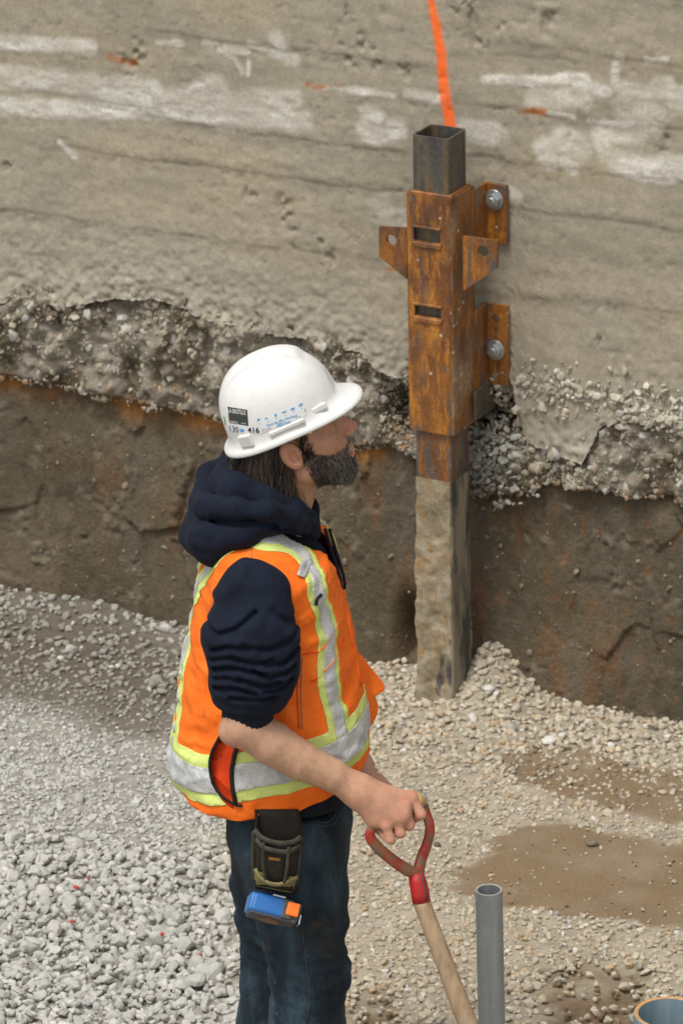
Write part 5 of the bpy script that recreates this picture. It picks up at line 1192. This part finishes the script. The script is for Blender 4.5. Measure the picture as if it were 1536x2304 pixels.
fw_h = np.array([0.0, 0, -1.0]) @ HR.T; tn_ = fw_h - bn * (bn @ fw_h)[:, None]; tn_ /= ln(tn_)[:, None] + 1e-6; dirs = tn_ + bn * 0.20 + r5.normal(0, 0.16, bn.shape); dirs /= ln(dirs)[:, None]
greyb = np.clip(sstep(0.02, 0.07, bq[:, 0]) * 0.75 + r5.normal(0, 0.22, len(bp)), 0, 1); cb = mixc(np.tile([0.022, 0.016, 0.013], (len(bp), 1)), (0.26, 0.235, 0.205), greyb * (r5.random(len(bp)) < 0.55)) * (1 + r5.normal(0, 0.15, len(bp)))[:, None]
ll = np.where((bq[:, 0] > 0.078) & (bq[:, 2] > -0.055), 0.5, 1.0) * np.clip(lerp(0.006, 0.0125, sstep(0.01, 0.06, bq[:, 0]) * sstep(0.0, 0.05, -0.03 - bq[:, 2] + 0.02)) * r5.uniform(0.6, 1.2, len(bp)), 0.004, 0.017)
v1, f1, c1 = strands(bp, dirs, ll, np.full(len(bp), 0.00048), cb, 3, 0.10)
beard = mesh_np('beard', v1, f1, M_hair, None, True, c1); place(beard, person)
# hair: an under-volume plus long strands that fall over the collar
HBK = aty(590, 1072, 0.0)
def hair_vol(p):
    q = ab(hl(p)); d = sd_ell(q, (-0.046, 0, 0.012), (0.068, 0.083, 0.072)); d = smin(d, sd_ell(ab(p), (HBK[0], 0, HBK[2] + 0.01), (0.066, 0.080, 0.058)), 0.03)
    d = smax(d, q[:, 0] - np.interp(q[:, 2], [-0.08, -0.035, 0.0, 0.03, 0.06], [0.0, -0.012, -0.016, 0.012, 0.035]), 0.008)
    return d + 0.004 * fbm(p * np.array([60, 60, 12]), 2, 220)
Vr, Tr = surface_nets(hair_vol, HO + [-0.18, -0.12, -0.16], HO + [0.10, 0.12, 0.10], 0.005, 1)
sb = lambda q: None
n = 4200; i = r5.choice(len(Vr), n, p=(lambda w_: w_ / w_.sum())(sstep(-0.06, -0.01, hl(Vr)[:, 2]) * (hl(Vr)[:, 2] < 0.035) + 0.12 * (hl(Vr)[:, 2] < 0.02))); rp = Vr[i]; rn = vnormals(Vr, Tr)[i]
dirs = np.array([-0.04, 0, -1.0]) + rn * 0.05 + r5.normal(0, 0.08, (n, 3)); dirs /= ln(dirs)[:, None]
clump = fbm(rp * np.array([70, 70, 8]), 2, 221)
ch = mixc(np.tile([0.016, 0.011, 0.009], (n, 1)), (0.105, 0.068, 0.047), sstep(0.0, 0.6, clump + r5.normal(0, 0.2, n))); ch = mixc(ch, (0.20, 0.18, 0.16), (r5.random(n) < 0.02) * 0.6)
ll = np.clip((rp[:, 2] - (HBK[2] - 0.060)) * r5.uniform(0.75, 1.05, n), 0.02, 0.15)
v2, f2, c2 = strands(rp, dirs, ll, np.full(n, 0.0009), ch, 8, 0.05, 0.0, hair_vol, 0.007)
qs = Vh[(qh[:, 0] > 0.014) & (qh[:, 0] < 0.036) & (qh[:, 2] > -0.018) & (qh[:, 2] < 0.05) & (qa > 0.05)]
i = r5.integers(0, len(qs), 900); rp = qs[i] + r5.normal(0, 0.002, (900, 3)); dirs = np.array([0.10, 0, -1.0]) + r5.normal(0, 0.07, (900, 3)) - np.sign(rp[:, 1])[:, None] * np.array([0, 0.06, 0]); dirs /= ln(dirs)[:, None]
v3, f3, c3 = strands(rp, dirs, r5.uniform(0.007, 0.013, 900), np.full(900, 0.0006), np.tile([0.018, 0.013, 0.011], (900, 1)) * r5.uniform(0.7, 2.0, (900, 1)), 3, 0.06)
tri2quad = lambda T: np.column_stack([T, T[:, 2]])
hv, hf, hc = np.vstack([v2, v3]), np.vstack([f2, f3 + len(v2)]), np.vstack([c2, c3])
hair = mesh_np('hair', hv, hf, M_hair, None, True, hc); place(hair, person)
hb_ = mesh_np('hair_mass', Vr, Tr, M_hair, None, True, np.tile([0.014, 0.010, 0.008], (len(Vr), 1)) * (1 + 0.5 * fbm(Vr * np.array([90, 90, 12]), 2, 222))[:, None]); place(hb_, person); hb_.parent = hair; hb_.matrix_parent_inverse = Matrix.Identity(4)
# short hairs on the forearm
ok = (ln(Va - GC) > 0.10) & (Va[:, 2] < ELB[2] + 0.03); ids = np.where(ok)[0]; i = r5.choice(ids, 650); na = vnormals(Va, Ta)[i]
fd = (WR - ELB) / np.linalg.norm(WR - ELB); dirs = na * 0.35 + fd * 0.6 + np.array([0, 0, -0.5]) + r5.normal(0, 0.2, (650, 3)); dirs /= ln(dirs)[:, None]
v4, f4, c4 = strands(Va[i], dirs, r5.uniform(0.006, 0.011, 650), np.full(650, 0.00013), np.tile([0.10, 0.055, 0.03], (650, 1)), 2, 0.1)
place(mesh_np('arm_hair', v4, f4, M_hair, None, True, c4), person)

# ================================================================ hard hat
HTO = HO; HTR = rotY(23.5)
def hatw(q): return HTO + np.asarray(q, float) @ HTR.T
HZ, HH, HXC = 0.047, 0.1380, 0.006
hat = empty('hard_hat', HTO); hat.rotation_euler = (0, math.radians(-23.5), 0)
tag(hat, 'white hard hat with stickers, worn by the bearded worker', 'hard hat')
nth = 220; th = np.linspace(0, 2 * np.pi, nth, endpoint=False); ct, st = np.cos(th), np.sin(th)
AX = np.where(ct > 0, 0.117, 0.117); BY = 0.100
ne = 2.0 / 2.2; ex = np.sign(ct) * np.abs(ct) ** ne; ey = np.sign(st) * np.abs(st) ** ne
fr = np.clip(ct, 0, 1) ** 1.8; bkk = np.clip(-ct, 0, 1) ** 1.5
ext = 0.010 + 0.030 * fr ** 1.3 + 0.009 * bkk                          # brim reach
rows = []
ridge_w = 0.033
def dome(ph):
    s_ = np.cos(ph) ** (2 / 2.45); z_ = HH * np.sin(ph) ** (2 / 2.45); x = HXC + AX * ex * s_; y = BY * ey * s_
    x = np.minimum(x, 0.121 - 0.012 * (z_ / HH))
    top = sstep(0.25, 0.6, z_ / HH); rd = (1 - sstep(ridge_w - 0.005, ridge_w, np.abs(y))) * top * (1 - sstep(0.078, 0.094, x))
    rr = 1 + 0.055 * rd; g2 = np.exp(-((np.abs(y) - ridge_w - 0.010) / 0.006) ** 2) * top * (1 - sstep(0.07, 0.09, x)); rr = rr - 0.018 * g2
    zz = z_ * rr; return np.stack([HXC + (x - HXC) * (1 + 0.02 * rd * (np.abs(x) < 0.2)), y, HZ + zz], 1)
for k_, dz in ((1.0, -0.0075), (1.0, -0.0045), (0.97, -0.0005), (0.80, 0.0015), (0.45, 0.0045), (0.2, 0.0090), (0.07, 0.0150)):
    x = HXC + (AX + ext * k_) * ex; y = (BY + ext * k_ * 0.9) * ey; rows.append(np.stack([x, y, HZ + dz - 0.006 * fr * k_ ** 1.5 - 0.004 * bkk * k_], 1))
for ph in np.concatenate([np.linspace(0.10, 1.25, 44), np.linspace(1.27, 1.57, 22)]): rows.append(dome(ph))
V = np.vstack(rows + [[[HXC, 0, HZ + HH * 1.055]]]); nr = len(rows); Fs = []
for k in range(nr - 1):
    a = np.arange(nth) + k * nth; b = (np.arange(nth) + 1) % nth + k * nth; Fs += [np.stack([a, b, b + nth], 1), np.stack([a, b + nth, a + nth], 1)]
a = np.arange(nth) + (nr - 1) * nth; Fs.append(np.stack([a, np.roll(a, -1), np.full(nth, nr * nth)], 1)); Fs = np.vstack(Fs)
sh = mesh_np('shell', V, Fs, M_hat, hat); m = sh.modifiers.new('sol', 'SOLIDIFY'); m.thickness = 0.0028; m.offset = -1
Vhat = hatw(V); hbv = bvh_of(Vhat, Fs)
def tohat(P): return (np.asarray(P) - HTO) @ HTR
def lay(V2, T2, quad, off, name, mat, parent=hat):
    """lay a flat (s,t in 0..1) design on the hat shell inside a quadrilateral given by its four corners"""
    q = np.array(quad, float); out_ = []
    for s_, t_ in V2:
        px = (q[0] * (1 - s_) + q[1] * s_) * (1 - t_) + (q[3] * (1 - s_) + q[2] * s_) * t_
        d = ray(*px); hh = hbv.ray_cast(Vector(CAM), Vector(d / np.linalg.norm(d)))
        if hh[0] is None: return None
        n_ = np.array(hh[1]); n_ = n_ if n_ @ FW < 0 else -n_; out_.append(np.array(hh[0]) + n_ * off)
    return mesh_np(name, tohat(np.array(out_)), T2, mat, parent, True)
def sheet(quad, name, mat, off, nx=14, ny=8):
    s_, t_ = np.meshgrid(np.linspace(0, 1, nx), np.linspace(0, 1, ny), indexing='ij'); return lay(np.stack([s_.ravel(), t_.ravel()], 1), grid_faces(nx, ny)[:, ::-1], quad, off, name, mat)
def text_np(body, bold=False, shear=0.0):
    cu = bpy.data.curves.new('t', 'FONT'); cu.body = body; cu.resolution_u = 2; cu.offset = 0.02 if bold else 0.0; cu.shear = shear; o = bpy.data.objects.new('t', cu); col.objects.link(o)
    bpy.context.view_layer.update(); me = bpy.data.meshes.new_from_object(o.evaluated_get(bpy.context.evaluated_depsgraph_get())); bpy.data.objects.remove(o)
    me.calc_loop_triangles(); V = np.array([v.co[:2] for v in me.vertices]); T = np.array([t.vertices[:] for t in me.loop_triangles]); V = (V - V.min(0)) / (V.max(0) - V.min(0)); return V, T
def words(body, quad, name, mat, off, bold=False, par=None, shear=0.0):
    V2, T2 = text_np(body, bold, shear); V2[:, 1] = 1 - V2[:, 1]; o = lay(V2, T2, quad, off, name, mat); 
    if o is not None and par is not None: o.parent = par
    return o
s1 = sheet([(512.5, 915), (556.5, 922), (559, 958.5), (516.5, 951)], 'sticker', M_sticker_dark, 0.0007)
words('LA BASTILLE', [(514, 918), (553, 923.5), (554, 933.5), (515, 928)], 'lettering', M_ink_white, 0.0013, False, s1)
words('LA BASTILLE', [(517, 945), (537, 948.5), (537.5, 954), (517.5, 950.5)], 'lettering', M_ink_white, 0.0013, False, s1)
words('QUEBEC', [(543, 950), (555, 952), (555, 955), (543, 953)], 'lettering', M_ink_white, 0.0013, False, s1)
s2 = sheet([(513, 953), (586, 960), (590, 975.5), (515, 972)], 'sticker', M_sticker_white, 0.0005)
words('130', [(517, 956.5), (537, 960), (537.5, 973), (519, 970)], 'lettering', M_ink_black, 0.0013, False, s2)
words('416', [(557, 961), (583, 961), (584.5, 974), (558, 973.5)], 'lettering', M_ink_black, 0.0013, True, s2)
o = sheet([(540, 965), (549.5, 965.5), (550, 971.5), (540.5, 971)], 'blue_mark', M_ink_blue, 0.0012, 4, 3); o.parent = s2
s3 = sheet([(574.5, 939), (683, 904.5), (690, 934), (586, 976)], 'sticker', M_sticker_white, 0.0006, 24, 8)
words("Pont de l'Île d'Orléans", [(599, 953.5), (668, 930), (669.5, 935.5), (601, 959.5)], 'lettering', M_ink_blue, 0.0013, True, s3, 0.2)
words('HÉRITAGE', [(622, 951.5), (653, 944.5), (654, 951), (624, 961.5)], 'lettering', M_ink_blue, 0.0013, True, s3)
words('H-1193', [(590, 966), (609, 961.5), (609.5, 965), (590.5, 970)], 'lettering', M_ink_black, 0.0013, False, s3)
words('groupe', [(664, 939), (676, 935.5), (676.5, 938.5), (664.5, 942)], 'lettering', M_ink_black, 0.0013, False, s3)
def icon(x, y, w_, h_, pts):
    P = np.array([[0.5, 0.5]] + pts); T = np.array([(0, 1 + i, 1 + (i + 1) % len(pts)) for i in range(len(pts))]); sl_ = -0.33
    q = [(x - w_, y - h_ - w_ * sl_), (x + w_, y - h_ + w_ * sl_), (x + w_, y + h_ + w_ * sl_), (x - w_, y + h_ - w_ * sl_)]; o = lay(P, T, q, 0.0013, 'icon', M_ink_blue)
    if o is not None: o.parent = s3
house = [[0, 1], [0, .45], [.5, 0], [1, .45], [1, 1], [.7, 1], [.7, .6], [.3, .6], [.3, 1]]; blob = [[0, .5], [.2, .1], [.6, 0], [1, .4], [.8, .9], [.4, 1]]; bush = [[0, .3], [.3, .5], [.5, 0], [.7, .5], [1, .2], [.8, 1], [.5, .7], [.2, 1]]
for x, y, w_, h_, s_ in [(582, 943.5, 3.2, 3.2, house), (599, 941, 3.4, 2.6, bush), (620, 934, 2.8, 4, blob), (639, 926.5, 6, 2.6, bush), (658, 919.5, 5, 4, bush), (676, 910.5, 5, 4.5, bush)]: icon(x, y, w_, h_, s_)
for x, y in [(584.5, 953), (603.5, 947.5), (623, 940.5), (642, 934.5), (660, 926.5), (678.5, 918.5)]: icon(x, y, 1.2, 1.2, blob)
o = sheet([(503.5, 936), (506, 938), (508.5, 957), (506.5, 954)], 'green_sticker', M_ink_green, 0.0008, 3, 5)
o = sheet([(684.5, 920), (686, 919.5), (687.5, 926), (686, 926.5)], 'green_mark', M_ink_green, 0.0013, 3, 3)
# moulded accessory slots along the rim, both sides
def slot(c_px, size, yaw, dz=0.0):
    d = ray(*c_px); P = tohat(np.array(hbv.ray_cast(Vector(CAM), Vector(d / np.linalg.norm(d)))[0]))
    for s_ in (1, -1):
        bm = bmesh.new(); box_bm(bm, (0, 0, 0), size); o = obj_bm('accessory_slot', bm, M_hat, hat); bev(o, 0.0022, 3); o.location = (P[0], P[1] * s_, P[2] + dz); o.rotation_euler = (0, 0, yaw * s_)
slot((556, 990), (0.030, 0.016, 0.024), math.radians(-35), 0.0)
slot((645, 961), (0.074, 0.010, 0.0085), math.radians(0), 0.0)
slot((719, 920), (0.030, 0.010, 0.012), math.radians(14), 0.002)
# suspension band and chin-strap clip under the rim
P = [(HXC + 0.096 * math.cos(a), 0.080 * math.sin(a), HZ - 0.006) for a in np.linspace(0, 2 * np.pi, 40)]; v_, f_ = tube_np(P, 0.002, 6, 0.012, False); mesh_np('headband', v_, f_, M_black, hat)
bm = bmesh.new(); box_bm(bm, (-0.112, -0.035, HZ - 0.020), (0.02, 0.05, 0.016)); bev(obj_bm('adjuster', bm, M_black, hat), 0.003)
bm = bmesh.new(); bmesh.ops.create_uvsphere(bm, u_segments=10, v_segments=8, radius=0.0045); o = obj_bm('strap_clip', bm, M_hat, hat, True); o.location = tohat(aty(697, 971, -0.100))

# ================================================================ shovel with a D-grip
sv = empty('shovel', (GC[0], GC[1], GC[2])); SH0 = np.array(sv.location)
tag(sv, 'shovel with red D-shaped handle and long wooden shaft held in the right hand', 'shovel')
def add(name, V, T, mat): return mesh_np(name, np.asarray(V) - SH0, T, mat, sv)
V, T = tube_np([GL + (GRr - GL) * t for t in np.linspace(0.02, 0.98, 10)], [0.0150, .0165, .0172, .0175, .0175, .0175, .0172, .0168, .016, .015], 20); add('grip', V, T, M_grip)
for e, s_ in ((GL, -1), (GRr, 1)):
    V, T = tube_np([e - gax * 0.004 * s_, e + gax * 0.004 * s_, e + gax * 0.006 * s_], [0.0135, 0.0135, 0.007], 16); add('rivet', V, T, M_zinc)
JN = aty(937, 1968, -0.245); SK = aty(948, 2030, -0.262); sd_ = (SK - JN); 
sd_ = np.array([0.40, -0.30, -1.0]); sd_ /= np.linalg.norm(sd_)
pm = (GL + GRr) / 2
shaft_dir_px = aty(1052, 2304, -0.36) - aty(948, 2030, -0.262); shaft_dir = shaft_dir_px / np.linalg.norm(shaft_dir_px)
la = [GL, aty(832, 1880, -0.272), aty(848, 1905, -0.270), aty(880, 1933, -0.262), aty(915, 1957, -0.254), JN, SK - (SK - JN) * 0.5]
ra2 = [GRr, aty(958, 1830, -0.183), aty(967, 1864, -0.192), aty(960, 1900, -0.208), aty(947, 1935, -0.228), JN + (SK - JN) * 0.15, SK - (SK - JN) * 0.5]
for L in (la, ra2):
    C_ = catmull(np.array(L), 7); n_ = len(C_); V, T = tube_np(C_, np.interp(np.linspace(0, 1, n_), [0, 0.12, 0.5, 0.85, 1], [0.0095, 0.0105, 0.0115, 0.013, 0.014]), 14, np.interp(np.linspace(0, 1, n_), [0, 0.5, 1], [0.0062, 0.0075, 0.012]), True, np.cross(gax, shaft_dir)); add('fork_arm', V, T, M_red)
C_ = [JN - shaft_dir * 0.004, JN + (SK - JN) * 0.3, JN + (SK - JN) * 0.7, SK]; V, T = tube_np(C_, [0.0155, 0.0175, 0.0182, 0.0180], 22); add('socket', V, T, M_red_sock)
V, T = tube_np([q_ - np.cross(shaft_dir, gax) / np.linalg.norm(np.cross(shaft_dir, gax)) * r_ * (1 if (np.cross(shaft_dir, gax) @ FW) > 0 else -1) for q_, r_ in zip(C_, (0.0152, 0.0172, 0.0180, 0.0178))], 0.0022, 6); add('socket_seam', V, T, M_dgrey)
BL = SK + shaft_dir * ((SK[2] - 0.36) / -shaft_dir[2]); n_ = 24; C_ = [SK - shaft_dir * 0.01 + (BL - SK + shaft_dir * 0.01) * t for t in np.linspace(0, 1, n_)]; V, T = tube_np(C_, np.linspace(0.0168, 0.0215, n_), 22); add('shaft', V, T, M_wood)
sdx = np.cross(shaft_dir, [0, 0, 1]); sdx /= np.linalg.norm(sdx); sdn = np.cross(sdx, shaft_dir)       # blade, below the frame
V, T = tube_np([BL - shaft_dir * 0.02, BL + shaft_dir * 0.08], [0.0235, 0.020], 18); add('ferrule', V, T, M_rust_dark)
gx_, gy_ = 9, 12; V = []
for j in range(gy_):
    for i in range(gx_):
        a = i / (gx_ - 1) * 2 - 1; b = j / (gy_ - 1); wd = 0.105 * (1 - 0.55 * max(0, b - 0.6) ** 1.2 / 0.4 ** 1.2 * 0.8); V.append(BL + shaft_dir * (0.06 + b * 0.27) + sdx * a * wd + sdn * (0.022 * a * a + 0.02 * (b - 0.5) ** 2))
o = add('blade', np.array(V), grid_faces(gy_, gx_), M_rust_dark); o.modifiers.new('sol', 'SOLIDIFY').thickness = 0.003

# ================================================================ tool pouch clipped to the hip, tape measure hanging from it
HPP = hit(jb, 628, 1925); PY0 = HPP[1] - 0.006
pouch = empty('tool_pouch', (HPP[0], PY0, HPP[2])); PO = np.array(pouch.location)
tag(pouch, 'worn black tool pouch with khaki binding clipped at the hip of the dark jeans', 'pouch')
def panel(name, px, depth, mat, th=0.003, bulge=0.012, nx=10, ny=9, noise_=0.002):
    """curved panel between a left edge and a right edge, both given top to bottom; depth = distance proud of the hip at top and bottom"""
    L, R = [catmull(np.array(e, float), 6) for e in px]; V = []
    for t in np.linspace(0, 1, ny):
        a = np.array([np.interp(t, np.linspace(0, 1, len(L)), L[:, k]) for k in (0, 1)]); b = np.array([np.interp(t, np.linspace(0, 1, len(R)), R[:, k]) for k in (0, 1)])
        for s_ in np.linspace(0, 1, nx):
            q = a + (b - a) * s_; sag = px_sag.get(name, 0.0) * (1 - (2 * s_ - 1) ** 2) * (1 - t)
            dd = depth[0] + (depth[1] - depth[0]) * t + bulge * (1 - (2 * s_ - 1) ** 4) * (0.4 + 0.6 * math.sin(math.pi * min(1, t * 0.8 + 0.1)))
            V.append(aty(q[0], q[1] + sag, PY0 - dd) - PO)
    V = np.array(V); V[:, 1] += noise_ * fbm(V * 60, 2, 230); o = mesh_np(name, V, grid_faces(ny, nx)[:, ::-1], mat, pouch); s2_ = o.modifiers.new('sol', 'SOLIDIFY'); s2_.thickness = th; s2_.offset = 1; return o
px_sag = {'pocket': 17, 'front_pocket': 9, 'bottom_binding': 0}
panel('back_panel', ([(578, 1822), (573, 1870), (571, 1930), (574, 2000)], [(672, 1822), (681, 1870), (678, 1930), (668, 2012)]), (0.002, 0.004), M_pouch, 0.004, 0.003)
panel('pocket', ([(572, 1868), (572, 1920), (574, 1960), (576, 1992)], [(678, 1884), (675, 1930), (670, 1970), (662, 2008)]), (0.020, 0.012), M_pouch, 0.003, 0.014)
panel('front_pocket', ([(590, 1905), (590, 1940), (593, 1965), (596, 1982)], [(656, 1915), (652, 1950), (650, 1975), (646, 1988)]), (0.028, 0.024), M_pouch, 0.003, 0.014)
def strip_(name, pts, dep, r_, mat, flat=None):
    C_ = catmull(np.array([aty(x, y, PY0 - d_) for (x, y), d_ in zip(pts, dep)]), 6) - PO; V, T = tube_np(C_, r_, 8, flat); return mesh_np(name, V, T, mat, pouch)
strip_('pocket_binding', [(573, 1868), (590, 1886), (622, 1897), (655, 1896), (677, 1884)], (0.022, 0.034, 0.040, 0.036, 0.024), 0.0045, M_olive, 0.0065)
strip_('pocket_binding', [(576, 1888), (592, 1906), (622, 1915), (650, 1916), (672, 1903)], (0.028, 0.040, 0.046, 0.042, 0.028), 0.004, M_olive, 0.006)
strip_('bottom_binding', [(574, 1955), (584, 1974), (606, 1988), (630, 1990), (652, 1982), (668, 1975)], (0.026, 0.036, 0.042, 0.042, 0.036, 0.026), 0.003, M_khaki, 0.006)
panel('bottom_panel', ([(572, 1962), (573, 1980), (576, 1994)], [(668, 1975), (664, 1990), (658, 2010)]), (0.022, 0.010), M_khaki, 0.003, 0.010)
for pts, dep in (([(593, 1896), (592, 1940), (598, 1984)], (0.042, 0.044, 0.040)), ([(650, 1906), (646, 1950), (640, 1986)], (0.044, 0.046, 0.042)), ([(571, 1870), (569, 1930), (572, 1985)], (0.016, 0.016, 0.014)), ([(677, 1884), (672, 1940), (666, 1990)], (0.020, 0.018, 0.014))): strip_('side_binding', pts, dep, 0.0022, M_olive, 0.004)
strip_('belt_loop', [(576, 1822), (577, 1850), (574, 1872)], (0.006, 0.010, 0.016), 0.003, M_black, 0.007)
V2, T2 = text_np('DEWALT', True); V2[:, 1] = 1 - V2[:, 1]; q = np.array([(605, 1928.5), (631, 1931), (631, 1937.5), (605, 1935)], float); V = []
for s_, t_ in V2: xy = (q[0] * (1 - s_) + q[1] * s_) * (1 - t_) + (q[3] * (1 - s_) + q[2] * s_) * t_; V.append(aty(xy[0], xy[1], PY0 - 0.0475) - PO)
mesh_np('lettering', np.array(V), T2, M_ink_amber, pouch)
# tape measure
tm = empty('tape_measure'); tcx = aty(622, 2040, PY0 - 0.030); tm.location = tcx; tag(tm, 'blue tape measure with orange lock button hanging below the tool pouch', 'tape measure')
tm.rotation_euler = (Matrix.Rotation(math.radians(17), 3, 'Y') @ Matrix.Rotation(math.radians(-37), 3, 'X') @ Matrix.Identity(3)).to_euler()
# local frame: x along the case, -y = the edge strip that faces the viewer, z = thickness between the two round faces
def tbox(name, x0, x1, z0, z1, y0, y1, mat, b=0.004): bm = bmesh.new(); box_bm(bm, ((x0 + x1) / 2, (y0 + y1) / 2, (z0 + z1) / 2), (x1 - x0, y1 - y0, z1 - z0)); return bev(obj_bm(name, bm, mat, tm), b, 3)
tbox('case', -0.050, 0.018, -0.020, 0.020, -0.004, 0.058, M_blue, 0.008); tbox('end_cap', -0.055, -0.036, -0.0195, 0.0195, -0.003, 0.056, M_blue, 0.007)
tbox('grip_band', 0.010, 0.034, -0.0205, 0.0195, -0.005, 0.058, M_dgrey, 0.005); tbox('nose', 0.028, 0.050, -0.019, 0.018, 0.000, 0.050, M_dgrey, 0.005)
tbox('lock_button', 0.020, 0.045, -0.012, 0.015, -0.009, 0.002, M_obtn, 0.003); tbox('lower_shell', -0.050, 0.046, -0.0245, -0.016, 0.000, 0.058, M_dgrey, 0.004)
bm = bmesh.new(); bmesh.ops.create_cone(bm, cap_ends=True, segments=28, radius1=0.022, radius2=0.022, depth=0.003); bev(obj_bm('face_disc', bm, M_rust_dark, tm), 0.001).location = (-0.006, 0.028, -0.0255)
tbox('belt_clip', -0.012, 0.014, 0.019, 0.023, -0.006, 0.03, M_zinc, 0.0015); tbox('end_hook', 0.050, 0.0525, -0.024, -0.004, 0.000, 0.030, M_zinc, 0.001)
